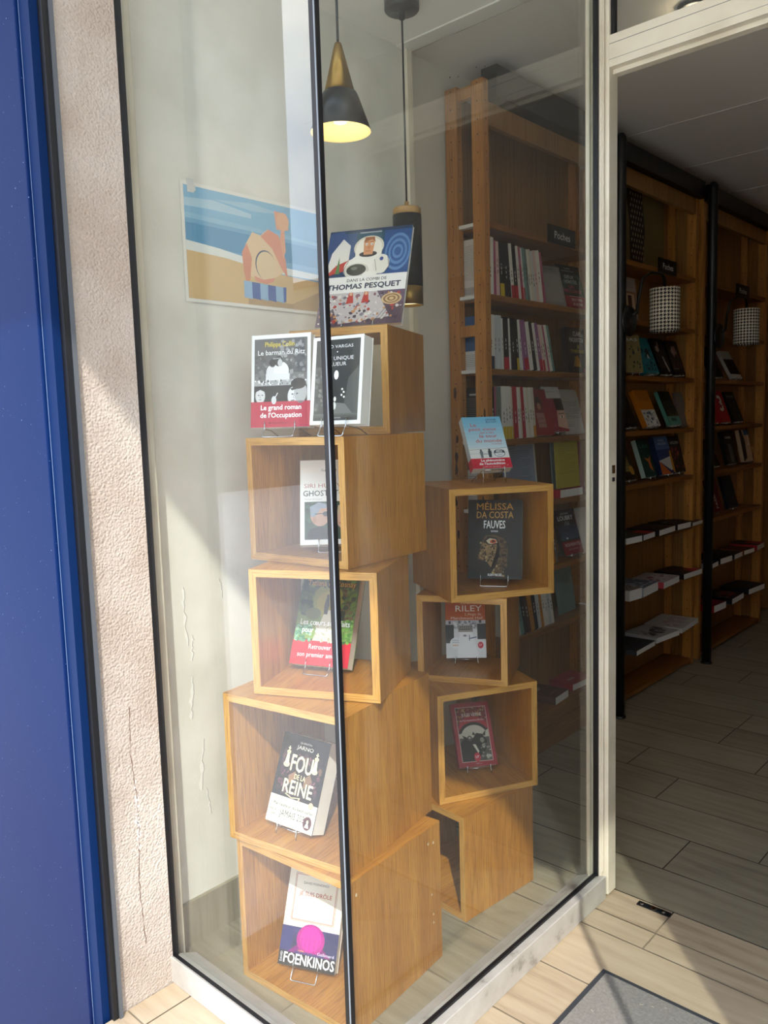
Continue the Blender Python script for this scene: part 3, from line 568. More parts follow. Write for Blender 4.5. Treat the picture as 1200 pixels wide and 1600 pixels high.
# black gilded novel
a = Art(); a.rect(0, 0, 137, 193, '1E1A20'); a.specks(8, 62, 130, 160, ['3A2730', '5E3640', '43303A', '2B2328', '6A4A3A'], 130, 3, 8, 12); a.ell(72, 100, 48, 46, '2A2026')
for k in range(26):
    an = k*.62; rx, ry = 44+8*math.sin(k*1.7), 46+6*math.cos(k*2.1); a.ell(70+rx*math.cos(an), 102+ry*math.sin(an), 4.5, 1.6, ('8A5560', '6E4650')[k % 2], 10, an+1)
a.text('QUENTIN', 70, 176, 34, 4, 'E8E2D4', .004); a.text('JARNO', 70, 164, 48, 8, 'F0EADC', 0)
for (x, y, s_) in ((26, 142, 1), (108, 142, 1)):
    a.ell(x, y-16, 9*s_, 6, 'D9CDA4'); a.poly([(x-6, y-14), (x+6, y-14), (x+3.5, y+8), (x-3.5, y+8)], 'E4DAB4'); a.ell(x, y+11, 6, 4, 'D8CB9E'); a.rect(x-1.2, y+14, x+1.2, y+24, 'E8DEB8'); a.rect(x-4, y+18, x+4, y+20, 'E8DEB8')
a.poly([(44, 86), (60, 104), (56, 116), (38, 104)], '8E6A52'); a.poly([(86, 84), (108, 104), (98, 118), (84, 106)], '7E5E4A')
a.text('FOU', 70, 116, 62, 34, 'EADFB4', .012); a.text('DE LA', 72, 100, 32, 11, 'E2D6A8', .006); a.text('REINE', 72, 68, 84, 28, 'EADFB4', .012); a.line([(40, 66), (60, 60), (84, 64), (78, 56)], 2, 'D8CB9E')
a.rect(0, 0, 137, 58, 'DAD5C6'); a.text('UNE INTRIGUE SPECTACULAIRE, REINE DU SUSPENSE', 70, 50, 122, 3.4, '55504A'); a.text("Par l'auteur du best-seller", 72, 38, 116, 6.4, '33302C', .01); a.text('JAMAIS 203', 72, 18, 72, 14, '403C38', -.012); a.text('PRIX', 16, 24, 20, 6, '55504A'); a.text('COGNAC', 16, 16, 20, 5, '55504A', .01)
a.ell(118, 20, 12, 14, '5A2B34'); a.ell(118, 20, 7, 9, '2A1A1E'); a.ell(118, 23, 3.4, 4.4, 'D8B8A2'); a.poly([(112, 11), (124, 11), (121, 19), (115, 19)], 'E8E2DA'); a.ell(118, 56, 7, 7, 'C9A88E')
shown('thick black novel with gilded chess pieces, in second box of the tall stack', (-1.3015, 1.0772, .3690), .1072, .3956, .1372, .1926, .042, .3500, a, 'wire stand under the thick gilded chess novel', 1, .028, cover='1E1A20', spine='2A242A', pages=PAPER_W)
# cream, red lettering, purple band
a = Art(); a.rect(0, 0, 138, 205, 'E6DCCB'); 
for (x0, y0, x1, y1, c) in ((16, 92, 122, 192, '6A6156'), (18, 94, 120, 190, 'B3524A'), (19.4, 95.4, 118.6, 188.6, 'B3524A')):
    a.line([(x0, y0), (x1, y0), (x1, y1), (x0, y1), (x0, y0)], .7, c)
a.text('DAVID FOENKINOS', 69, 170, 62, 5, '4A443C'); a.text('JE SUIS DRÔLE', 70, 146, 80, 8.5, 'B23A36', .004)
ba = Art(); ba.grad(0, 0, 138, 80, '1B1E33', '36346C', 8); ba.rect(0, 30, 28, 78, '2A2E6A'); ba.rect(108, 30, 138, 78, '24285C'); ba.poly([(20, 28), (40, 44), (72, 50), (104, 44), (124, 28)], '7A1470'); ba.ell(72, 58, 34, 32, 'B01A86'); ba.ell(72, 60, 26, 26, 'D0229A'); ba.rect(38, 24, 110, 32, '3E3570')
for xx in (50, 60, 70, 82, 92): ba.line([(xx, 28), (xx+1, 62)], 1.2, '9A1C7E')
ba.rect(0, 0, 138, 27, '191A22'); ba.text('FOENKINOS', 74, 6, 122, 20, 'FFFFFF', .012); ba.text('DAVID', 9, 6, 20, 5, 'E8E8E8', .0, 'L', math.pi/2); ba.text('Gallimard', 112, 31, 40, 6, 'E2D8E6'); ba.text('roman', 52, 32, 14, 3.6, 'F0B040')
shown('cream novel with a dark band and magenta figure, in the lowest box', (-1.2799, 1.0913, .0395), .4029, .4459, .1378, .2053, .020, .0180, a, 'wire stand under the cream novel in the lowest box', 0, .030, cover='E6DCCB', band=(.080, '1E2036', ba), pages=PAPER_W)
# pale blue paperback
a = Art(); a.grad(0, 50, 110, 161, 'D3E6EE', '6FB7DA', 10); a.rect(0, 0, 110, 62, 'E6E9E8'); a.line([(0, 58), (110, 62)], .8, '3D5B74'); a.line([(0, 46), (110, 48)], .6, '6F8EA8')
a.text('LÉONIE', 82, 149, 30, 5, '24405C', .01); a.text('BLOOM', 82, 142, 30, 5, '24405C', .01)
for s_, x, y, wd, hh in (('Le', 28, 130, 16, 11), ('petit vieux', 52, 117, 78, 10), ('qui a fait', 62, 108, 40, 6), ('le tour', 64, 95, 50, 10), ('du monde', 62, 80, 74, 10.5), ('ou presque', 82, 73, 30, 4)): a.text(s_, x, y, wd, hh, 'C75C5E', .006)
a.poly([(30, 32), (36, 32), (38, 52), (28, 52)], '62727E'); a.ell(33, 55, 3, 3.6, '4A4A4E'); a.poly([(52, 34), (60, 34), (62, 54), (52, 54)], '2C3A48'); a.ell(57, 57, 3, 3.6, '3A3034'); a.line([(38, 44), (52, 44)], 1.4, '5B6670')
a.ell(84, 46, 16, 12, '27425C'); a.ell(84, 46, 14.4, 10.6, 'E8ECEE'); a.rect(70, 46, 98, 54, '27425C'); a.text('PRIX', 84, 47, 18, 5.5, 'F2F2F2', .02); a.text('2023', 84, 39, 12, 3.5, '27425C')
ba = Art(); ba.text('Le phénomène', 60, 21, 66, 7, 'FFFFFF', .022); ba.text("de l'autoédition", 56, 11, 72, 7, 'FFFFFF', .022); ba.text('enfin en librairie', 54, 3.5, 48, 3.4, 'F2DADA'); ba.text('LP', 98, 6, 5, 4, 'F0C0C8')
shown('light blue paperback with red title, on top of the shorter stack', (-1.2280, 1.7650, 1.1100), .9896, .5687, .1105, .161, .024, 1.0715, a, 'wire stand under the light blue paperback', 1, .030, cover='A9D2E4', spine='CBD5DA', band=(.031, 'CB1E3A', ba), pages=PAPER_W)
# leopard eye
a = Art(); a.rect(0, 0, 142, 208, '20211F'); a.text('MÉLISSA', 71, 182, 96, 17, 'CF8E38', .006); a.text('DA COSTA', 71, 160, 96, 17, 'D19A50', .006); a.text('FAUVES', 70, 133, 56, 20, 'F3F3F0', .008); a.text('ROMAN', 70, 123, 18, 4.4, 'DADADA', .02)
a.poly([(26, 52), (34, 90), (46, 114), (70, 116), (96, 106), (106, 78), (102, 44), (90, 26), (100, 4), (76, 6), (62, 30), (52, 44)], '5A4630'); a.poly([(30, 54), (38, 92), (58, 108), (76, 92), (74, 60), (64, 26), (52, 44)], '8C7048'); a.specks(28, 44, 74, 98, ['2A2018', '3A2C1E', 'B09468', '1E1812'], 90, 1.4, 4, 21); a.specks(78, 30, 106, 104, ['3E3022', '6A5236', '2A2119'], 60, 2, 6, 22); a.specks(62, 6, 98, 40, ['B39A68', '7A6240', '3C2E20'], 30, 2, 5, 23)
a.poly([(76, 96), (82, 96), (84, 60), (72, 40), (60, 24), (66, 22), (78, 40), (78, 62)], '120F0C'); a.poly([(42, 100), (54, 112), (76, 108), (82, 94), (66, 88), (50, 92)], '17120E'); a.poly([(48, 100), (58, 107), (74, 104), (78, 95), (64, 91), (54, 93)], 'CDBE9E'); a.ell(67, 98, 8.5, 5.6, 'C0552E'); a.ell(67, 99, 4, 2.6, '1A0E0A')
a.text('ALBIN MICHEL', 72, 8, 38, 6, 'E8E8E8', .012)
shown('black novel with a leopard eye, in the top box of the shorter stack', (-1.2003, 1.7239, .8234), .4869, .2032, .1419, .2086, .026, .8062, a, 'wire stand under the black leopard eye novel', 0, .036, cover='20211F', pages=PAPER)
# orange paperback, avenue photo
a = Art(); a.rect(0, 0, 109, 180, 'DFE0E2'); a.grad(0, 102, 109, 180, 'C45C20', 'A84A18', 5); a.text('LUCINDA', 70, 146, 54, 9, 'E8B78A'); a.text('RILEY', 64, 126, 72, 16, 'F4EDE4', .004); a.text("L'Ange de", 76, 115, 44, 7, 'F3D9C0'); a.text('Marchmont Hall', 58, 104.5, 86, 7, 'F5E4D4')
a.rect(0, 78, 109, 102, 'C4C4C8'); a.specks(20, 78, 90, 102, ['8E8E94', '6E6E74', 'B4B4BA', 'E2E2E4'], 60, 2, 6, 31); a.rect(34, 70, 74, 88, '9A948E'); a.rect(36, 76, 72, 79, '5C5650')
for k in range(6): a.rect(38+k*6, 81, 41+k*6, 86, '4E4A48')
a.rect(0, 50, 22, 90, '2B2A2C'); a.rect(86, 50, 109, 92, '2B2A2C'); a.rect(8, 92, 14, 100, '3A3A3A'); a.rect(91, 94, 98, 102, '3A3A3A'); a.rect(0, 40, 30, 50, '3E3C3E'); a.poly([(30, 0), (90, 0), (72, 70), (38, 70)], 'EDEEF0'); a.line([(64, 52), (84, 56)], 3, '5A6480'); a.line([(64, 46), (64, 62)], 2, '5A6480'); a.ell(26, 40, 15, 15, 'E9EDF0'); a.text('UNE SAGA', 26, 46, 18, 3.2, '3A4A6A'); a.text('POIGNANTE', 26, 40, 20, 3, '3A4A6A'); a.text('INÉDIT', 26, 32, 16, 4, 'D08A30', .02); a.ell(94, 34, 7.5, 9, 'C4203A'); a.text('LP', 94, 32, 7, 5, 'F4D0D6', .02); a.ell(52, 60, 5, 3, '7A8494')
shown('orange and white paperback with a snowy manor, in the smallest box', (-1.294, 1.7215, .5950), .6848, .2987, .109, .1802, .026, .5752, a, 'wire stand under the orange manor paperback', 1, .030, cover='DFE0E2', spine='A84A18', pages=PAPER)
# red paperback with bull
a = Art(); a.rect(0, 0, 107, 172, '9A2634'); a.rect(8, 10, 99, 162, 'B23040'); a.rect(10, 12, 97, 160, '7A2C30'); a.specks(10, 108, 97, 160, ['C0A070', '3E1E1E', 'A88048', 'B83A40'], 130, 1.6, 4, 41); a.ell(54, 104, 40, 30, 'A82A38'); a.text('JULES VERNE', 54, 134, 56, 8.5, 'F4E6DA', .004); a.text('Le Tour du monde en 80 jours', 54, 121, 66, 4.6, 'F2DADA', .006)
a.ell(54, 84, 42, 34, '262423'); a.ell(54, 80, 36, 30, 'C9C6B6'); a.rect(12, 14, 95, 76, '555350'); a.poly([(12, 76), (95, 76), (95, 96), (70, 86), (40, 92), (12, 88)], 'C4C1B0')
a.poly([(12, 14), (12, 64), (30, 78), (48, 72), (60, 88), (76, 84), (88, 66), (80, 40), (64, 26), (54, 14)], '1B1A19'); a.poly([(60, 80), (52, 92), (48, 84)], '2A2826'); a.poly([(76, 82), (88, 94), (84, 78)], '2A2826'); a.ell(74, 68, 6, 7, '8C897E'); a.poly([(46, 58), (54, 58), (62, 38), (58, 34)], 'D6D3C4'); a.ell(40, 74, 7, 8, '4A4844'); a.ell(40, 76, 3, 3, 'B8B4A6'); a.poly([(26, 70), (20, 84), (32, 78)], '2A2826'); a.specks(66, 14, 95, 60, ['8E8B80', 'B6B3A6', '454340'], 30, 2, 7, 43)
a.line([(11, 13), (96, 13), (96, 159), (11, 159), (11, 13)], 1.2, 'E3CFC4'); a.ell(54, 24, 9, 12, 'C2354A'); a.text('LP', 54, 22, 9, 6, 'F2D6DA', .02); a.text('5000 ans', 56, 6, 16, 2.6, 'E8C8CC')
shown('red bordered paperback with a black bull, in the lower right box', (-1.2431, 1.699, .3090), .9029, .5521, .1065, .172, .022, .2905, a, 'wire stand under the red bull paperback', 1, .032, cover='A62A3A', pages=PAPER)

# ---------------------------------------------------------------- beach poster on the left wall
p_ = thing('poster', 'beach poster with a sunhat figure on a striped towel taped to white wall', 'poster', (WX+.004, 1.095, 1.528), (0, 0, R(90)))
a = Art(); PW, PH = 430, 268
a.rect(0, 0, PW, PH, 'E9E6DC'); a.rect(8, 8, PW-8, PH-8, '6EA8CC'); a.rect(8, 190, PW-8, PH-8, '7FB4D4'); a.poly([(8, 214), (80, 216), (200, 214), (200, 224), (90, 238), (8, 232)], 'A9CBDC'); a.poly([(90, 240), (210, 232), (300, 240), (200, 250)], '9DC4DA'); a.poly([(8, 178), (PW-8, 170), (PW-8, 120), (8, 130)], '4F93BC'); a.poly([(8, 188), (PW-8, 178), (PW-8, 186), (8, 200)], '8DBED8')
a.poly([(8, 138), (100, 130), (230, 112), (PW-8, 104), (PW-8, 88), (8, 100)], 'E2E6E0'); a.poly([(8, 116), (120, 110), (260, 92), (PW-8, 84), (PW-8, 8), (8, 8)], 'D8B67C'); a.poly([(180, 30), (320, 20), (PW-8, 60), (PW-8, 8), (180, 8)], 'B79766')
a.poly([(170, 88), (178, 150), (200, 182), (226, 178), (250, 196), (272, 182), (280, 150), (296, 96), (250, 70), (196, 74)], 'E7C79C'); a.poly([(170, 84), (166, 130), (182, 154), (196, 120), (188, 66), (176, 60)], 'D98B66'); a.poly([(226, 176), (252, 196), (284, 186), (304, 130), (310, 82), (286, 110), (262, 150)], 'DE9272'); a.poly([(288, 176), (292, 200), (278, 200), (272, 244), (312, 242), (318, 204), (304, 200), (306, 150), (296, 130)], 'E5A27E'); a.ell(300, 222, 20, 22, 'E7B088')
a.ell(238, 108, 32, 36, '1E3F66'); a.ell(240, 106, 31, 35, 'E5CBA0'); a.poly([(200, 78), (230, 72), (268, 80), (262, 70), (240, 62), (206, 66)], 'DE9272')
for k, c in enumerate(('8FB8DA', '2B57A2', '8FB8DA', '2B57A2', '8FB8DA', '2B57A2')): x = 168+k*25; a.poly([(x, 64-k), (x+26, 63-k), (x+26, 22-k*.5), (x, 24)], c) if k < 5 else a.poly([(x, 60), (x+10, 60), (x+8, 24), (x, 22)], c)
b = MB(); b.box(0, .430, -.0006, .0006, 0, .268, ink('E9E6DC')); a.put(b, (0, -.0006, 0), (1, 0, 0), (0, 0, 1), (0, -1, 0)); b.build('sheet', p_)
b = MB(); b.box(.018, .036, -.0022, -.0018, .245, .275, plain('tape', 'C8CBC8', .3)); b.box(.024, .040, -.0028, -.0024, .249, .262, plain('tape', 'C8CBC8', .3)); b.build('tape', p_)

# ---------------------------------------------------------------- bookcases on the left wall
BX, BK = -1.54, -1.69
def bookcase(label, y0, y1, shelves, first=True, last=True, crossz=()):
    t = thing('bookcase', label, 'bookcase', (BX, y0, 0)); D = BK - BX     # local: x from D..0, y from 0..Ln
    Ln = y1-y0; TOP = 2.30
    def post(x0, x1, ya, yb):
        b = MB(); b.box(x0, x1, ya, yb, 0, TOP, PINE_Z); hole = ink('24150A')
        z = .12
        while z < TOP:
            for dz in (0, .045, .1):
                c = (x0+x1)/2; r_ = .0024
                b.face([(c+r_*math.cos(k*.785), ya-.0003, z+dz+r_*math.sin(k*.785)) for k in range(8)], hole)
                b.face([(x1+.0003, (ya+yb)/2+r_*math.cos(k*.785), z+dz+r_*math.sin(k*.785)) for k in range(8)], hole)
            z += .155
        if first:      # worn, stained patches on the weathered uprights
            rr = random.Random(int(x0*1e4)); 
            for k in range(9): zc = rr.uniform(.75, 1.35); xc = rr.uniform(x0+.006, x1-.006); s_ = rr.uniform(.004, .010); b.face([(min(max(xc+s_*rr.uniform(.5, 1)*math.cos(i*.785), x0+.001), x1-.001), ya-.0004, zc+s_*3.2*rr.uniform(.5, 1)*math.sin(i*.785)) for i in range(8)], ink('3B2413'))
        return b.build('upright', t)
    for (ya, yb, on) in ((0, .028, True), (Ln-.028, Ln, True)):
        if on:
            post(D, D+.045, ya, yb); post(-.045, 0, ya, yb)
            for z in crossz:
                b = MB(); b.box(D+.0455, -.0455, ya+.004, yb-.004, z, z+.036, PINE_Z); b.build('cross_bar', t)
            for z in shelves[1:]:
                b = MB(); b.box(D+.0455, -.0455, ya+.002, ya+.026, z-.012, z-.001, WHITE_PAINT); b.build('shelf_end', t)
    for z in shelves:
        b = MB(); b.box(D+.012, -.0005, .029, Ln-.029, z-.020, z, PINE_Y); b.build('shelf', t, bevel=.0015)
    b = MB(); b.box(D+.001, D+.011, .029, Ln-.029, .03, 2.29 if first else 2.36, PINE_BACK); b.build('back_panel', t)
    if not first: b = MB(); b.box(D+.046, -.046, Ln-.012, Ln-.004, .03, 2.2, PINE_PALE if last else PINE_BACK); b.build('end_panel', t)
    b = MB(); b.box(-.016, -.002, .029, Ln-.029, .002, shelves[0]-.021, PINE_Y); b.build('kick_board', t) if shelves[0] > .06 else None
    b = MB(); b.box(-.022, -.002, .029, Ln-.029, 2.165, 2.235, PINE_BACK); b.build('top_rail', t)
    return t
Z1 = [.154, .468, .693, .938, 1.169, 1.403, 1.642, 1.869]
Z2 = [.03, .225, .455, .70, .943, 1.17, 1.404, 1.635, 1.872]
Z2a = [.03, .225, .455, .70, .943, 1.17, 1.404, 1.635, 1.872]
bookcase('worn pine ladder bookcase behind the window stacks, full of spine-out books', 2.186, 2.985, Z1, crossz=(1.51, 2.255))
bookcase('dark pine bookcase between the two black posts, seen through the doorway', 3.035, 3.925, Z2a, first=False, last=False, crossz=(1.0, 2.255))
bookcase('farthest pine bookcase, beyond the second black post', 3.985, 4.93, Z2a, first=False, crossz=(1.0, 2.255))

def black_post(label, y):
    t = thing('post', label, 'post', (-1.485, y, 0), group='black posts')
    b = MB(); b.lathe([(.0, 2.31), (.012, 2.308), (.020, 2.295), (.022, 2.275), (.022, .003), (0, .003)], BLACK, 20); b.build('shaft', t)
    b = MB(); b.lathe([(.027, 0), (.027, .006), (.022, .010)], BLACK, 20); b.build('foot', t)
black_post('nearer black metal post, just right of the white door jamb', 3.013)
black_post('farther black metal post between the two dark bookcases', 3.955)
t = thing('beam', 'black beam along the top of the bookcases under the ceiling', 'beam', (-1.55, 2.20, 2.245))
b = MB(); b.box(-.02, .04, .02, .785, .0, .095, BLACK); b.build('length', t); b = MB(); b.box(.0, .04, .842, 1.725, -.008, .065, BLACK); b.build('length', t); b = MB(); b.box(0, .04, 1.785, 2.75, -.008, .065, BLACK); b.build('length', t)

def reading_lamp(label, y, zc):
    t = thing('wall_lamp', label, 'lamp', (-1.46, y, zc), group='houndstooth lamps')
    b = MB(); b.lathe([(0, .012), (.045, .012), (.058, .006), (.060, 0)], BLACK, 28)
    # turn the disc to face the room
    b.v = [(z_, y_, x_) for (x_, y_, z_) in b.v]; b.f = [tuple(reversed(f)) for f in b.f]; b.build('mount', t)
    b = MB(); b.tube([(.012, .0, .02), (.022, .022, .03), (.022, .042, .10), (.03, .055, .165), (.05, .085, .187), (.06, .16, .189), (.06, .187, .175), (.06, .193, .12)], .006, BLACK); b.build('arm', t)
    sh = MB(); n = 48; r_ = .059; z0, z1 = -.035, .135; c = (.06, .193)
    b0 = len(sh.v)
    for k in range(n+1):
        a_ = 2*math.pi*k/n
        for z in (z0, z1): sh.v.append((c[0]+r_*math.cos(a_), c[1]+r_*math.sin(a_), z))
    for k in range(n): sh.f.append((b0+2*k, b0+2*k+2, b0+2*k+3, b0+2*k+1)); sh.mi.append(sh.m(HOUND)); sh.sm.append(True)
    o = sh.build('lamp_shade', t); uv = o.data.uv_layers.new(name='uv')
    for p in o.data.polygons:
        for li, vi in zip(p.loop_indices, p.vertices):
            k = vi//2; zz = (z0, z1)[vi % 2]; uv.data[li].uv = ((k/n)*26, (zz-z0)/(2*math.pi*r_)*26)
    so_ = o.modifiers.new('thickness', 'SOLIDIFY'); so_.thickness = .0012
    b = MB(); b.lathe([(0, .085), (.014, .08), (.018, .06), (.012, .035), (0, .03)], plain('bulb', 'E8E4DA', .3), 20, (c[0], c[1], 0)); b.build('bulb', o)
reading_lamp('houndstooth shade lamp on the nearer black post', 3.035, 1.605)
reading_lamp('houndstooth shade lamp on the farther black post', 3.985, 1.60)

def sign(label, y, z, yawd=90, s='Poches', wd=.185):
    t = thing('shelf_sign', label, 'sign', (BX+.006, y, z), (0, 0, R(yawd)), 'black Poches signs')
    b = MB(); b.box(0, wd, -.003, .003, 0, .062, ink('121212')); A_ = Art(); A_.text(s, wd*500, 18, 108, 25, 'EFEDE6', -.004); A_.put(b, (0, -.003, 0), (1, 0, 0), (0, 0, 1), (0, -1, 0)); b.build('plaque', t)
sign('black shelf sign reading Poches above the first row behind the window', 2.560, 1.852)
sign('black shelf sign reading Poches seen through the doorway, above the nearer lamp', 3.470, 1.852)
sign('black shelf sign reading Poches, farthest one near the far bookcase', 4.42, 1.84)

# spine-out rows -------------------------------------------------------------
ORD = ['first', 'second', 'third', 'fourth', 'fifth', 'sixth', 'seventh', 'eighth', 'ninth', 'tenth', 'eleventh', 'twelfth', 'thirteenth', 'fourteenth', 'fifteenth', 'sixteenth', 'seventeenth', 'eighteenth', 'nineteenth', 'twentieth', 'twenty-first', 'twenty-second', 'twenty-third', 'twenty-fourth']
CN = {'W': ('DDD9CF', 'white'), 'C': ('D0C8B4', 'cream'), 'K': ('16161A', 'black'), 'P': ('A8506E', 'pink'), 'M': ('8E5A86', 'mauve'), 'G': ('6F7A74', 'grey green'), 'R': ('A81E32', 'red'), 'T': ('6C9490', 'teal'), 'N': ('4A3226', 'brown'), 'O': ('B8761E', 'orange'), 'L': ('C3C6C8', 'light grey'), 'S': ('D8B4B0', 'pinkish white'), 'E': ('5A5048', 'taupe'), 'Y': ('C2A01E', 'yellow'), 'U': ('2E4A66', 'blue')}
def row(spec, y, z, where, x=BX-.014, depth=.11, k=1.0, side=None, lk=1.0):
    spec = [(c, th*k, h, ln*lk, bd) for c, th, h, ln, bd in spec]
    for i, (c, th, h, lean, band) in enumerate(spec):
        hexc, cname = CN[c]; ln = R(lean)
        t = thing('paperback', '%s spine paperback%s, %s from %s' % (cname, {'R': ' with red foot', 'Y': ' with yellow foot', 'O': ' with orange foot', 'B': ' with a dark blue foot', None: ''}[band], ORD[i], where), 'book', (x, y + h*math.sin(ln)*0, z+.0006), (ln, 0, 0), 'spine-out books ' + where.replace('left ', '', 1))
        b = MB(); S = ink(hexc); e = .0005
        b.box(-e, 0, 0, th, 0, h, S); b.box(-depth, -e, 0, e, 0, h, S); b.box(-depth, -e, th-e, th, 0, h, S)
        A_ = Art(); dark = c in 'KRMNUE'; tc_ = 'D8D4CC' if dark else '4A4640'; rr_ = random.Random(i*7+int(z*100))
        tw = min(th*1000*.34, 4.2)
        zt = h*1000*rr_.uniform(.30, .42)
        for k in range(3):
            ln_ = rr_.uniform(14, 34); A_.rect(th*500-tw/2, zt, th*500+tw/2*rr_.uniform(.3, 1), zt+ln_*.36, tc_); zt += ln_*.36+rr_.uniform(2, 9)
        if band: A_.rect(0.2, 0.3, th*1000-.2, h*1000*.24, {'R': 'B21C2E', 'Y': 'CDB01E', 'O': 'C98A22', 'B': '2A3446'}[band])
        A_.put(b, (0, 0, 0), (0, 1, 0), (0, 0, 1), (1, 0, 0))
        if side and i == 0: side.put(b, (-depth, 0, 0), (1, 0, 0), (0, 0, 1), (0, -1, 0))
        b.build('cover', t)
        b = MB(); b.box(-depth+.001, -e, e, th-e, .0008, h-.0008, PAPER_W); b.build('page_block', t)
        nxt = spec[i+1][3] if i+1 < len(spec) else lean
        y += th/math.cos(ln) + .0006 + max(0, h*(math.sin(R(nxt))-math.sin(ln))) + (abs(nxt-lean) > 1.5)*.004
    return y
W1 = 'left under the Poches sign'; W2 = 'left in the second spine row'
W3 = 'left in the third spine row'; W6 = 'left in the low leaning row'
sa = Art(); sa.rect(0, 0, 110, 184, 'DAD5CC'); sa.lines(12, 98, 164, 22, 5.2, 1.1, '8A857C'); sa.rect(4, 8, 106, 30, 'B9B0A8')
sb = Art(); sb.rect(0, 0, 110, 176, '2F5A86'); sb.rect(0, 118, 110, 150, '33608C'); sb.text('la suite', 58, 130, 60, 8, 'D8E2EA'); sb.rect(0, 0, 110, 62, 'D6D5D0'); sb.lines(10, 100, 50, 7, 6, 1.2, '8A8984')
sc = Art(); sc.rect(0, 0, 110, 176, '1E1F22'); sc.rect(20, 150, 88, 156, 'B8B8B8'); sc.lines(10, 104, 140, 20, 6.2, 1.4, '77787A')
row([('W', .030, .184, 0, None), ('P', .010, .176, 1, None), ('S', .014, .174, 2, None), ('K', .022, .176, 3, 'Y'), ('K', .022, .178, 4, None), ('K', .006, .178, 5, None), ('W', .016, .178, 5.5, 'R'), ('K', .020, .178, 6, 'R'), ('W', .014, .176, 6, None), ('P', .012, .176, 6.5, 'R'), ('W', .007, .174, 7, 'R'), ('T', .012, .176, 7, None), ('G', .012, .174, 7, None), ('W', .010, .174, 8, None), ('C', .012, .176, 8, None), ('L', .012, .172, 8, None), ('S', .016, .176, 8, None), ('W', .022, .178, 8, None), ('P', .012, .176, 9, None)], 2.219, 1.642, W1, k=1.10, side=sa, lk=1.3)
row([('W', .024, .176, 0, 'B'), ('L', .008, .172, 0, None), ('L', .020, .176, 1, None), ('W', .006, .168, 1.5, None), ('K', .022, .172, 2, 'R'), ('W', .007, .170, 2.5, None), ('K', .022, .172, 3, None), ('K', .010, .170, 4, 'Y'), ('W', .008, .172, 6, None), ('M', .020, .172, 8, 'R'), ('W', .016, .168, 9, None), ('K', .014, .170, 10, None), ('W', .012, .168, 10, None), ('M', .014, .170, 11, 'R'), ('S', .010, .166, 11.5, 'R'), ('C', .009, .166, 12, None), ('P', .008, .166, 12, None), ('W', .012, .168, 12.5, None), ('T', .010, .168, 12.5, None)], 2.219, 1.403, W2, k=1.36, side=sb, lk=1.35)
row([('K', .012, .176, 0, None), ('P', .008, .176, 0, None), ('G', .022, .176, 1, None), ('W', .014, .178, 2.5, 'Y'), ('W', .014, .178, 2.5, 'Y'), ('W', .014, .178, 2.5, 'Y'), ('C', .006, .176, 3, 'Y'), ('R', .022, .178, 3.5, None), ('W', .010, .176, 4, None), ('C', .008, .176, 4, None), ('R', .014, .178, 5, None), ('W', .012, .176, 5, None), ('C', .012, .174, 5, None), ('W', .012, .176, 5.5, None), ('C', .014, .176, 5.5, 'O')], 2.230, 1.169, W3, k=1.24, side=sc, lk=1.4)
row([('W', .010, .150, 14, None), ('K', .014, .150, 14, None), ('L', .010, .165, 15, None), ('T', .012, .168, 15, None), ('K', .014, .17, 15, None), ('N', .010, .17, 15, None), ('O', .014, .172, 14, None), ('K', .012, .172, 13, None), ('L', .012, .174, 12, None), ('O', .010, .176, 12, None), ('W', .010, .178, 12, None), ('W', .009, .182, 12, None), ('L', .010, .182, 13, None), ('W', .008, .184, 13, None)], 2.330, .468, W6, k=1.75)
row([('N', .014, .165, 8, None), ('K', .012, .165, 12, None), ('W', .008, .165, 14, None), ('O', .012, .168, 15, None), ('E', .012, .166, 16, None)], 2.56, .693, 'left beside the dark sea thriller')
# blue and grey items seen between the two uprights
def between(label, z, h, c, art, cat='book', name='paperback', y=2.222):
    book(name, label, .10, h, .012, (-1.62, y, z+.0005), 0, R(3), art, c, group='books seen between the ladder uprights', cat=cat)
a = Art(); a.rect(0, 0, 100, 130, 'D4D0C6'); a.lines(10, 90, 110, 14, 7, 1.6, '6E6A64')
between('cream leaflet low between the uprights, behind the light blue paperback', .938, .13, 'D4D0C6', a, 'leaflet', 'leaflet')

# facing-out books in the bookcases -------------------------------------------
def facing(label, yc, z, wd, ht, th, lean, art, cover, spine=None, x=BX-.035, yaw=90, stand=False, name='novel', cat='book', lift=None, pages=None, group='books facing out on the shelves', roll=0):
    lf = (.016 if stand else .0008) if lift is None else lift
    lf = max(lf, th*math.sin(R(lean))+.001)
    yw = R(yaw); o = book(name, label, wd, ht, th, (x, yc, z+lf), yw, R(lean), art, cover, spine, group=group, cat=cat, pages=pages, roll=roll)
    if stand: easel('small wire stand under the ' + stand, (x, yc, z+lf), yw, z+.0003, th, R(lean), s=.020, fwd=.010, hook=.010, reach=.06, kind=1)
    return o
def sheet(label, yc, z, wd, ht, art, col, lean=8, yaw=90, x=BX-.07): return facing(label, yc, z, wd, ht, .003, lean, art, col, x=x, yaw=yaw, name='leaflet', cat='leaflet', group='leaflets on the shelves')
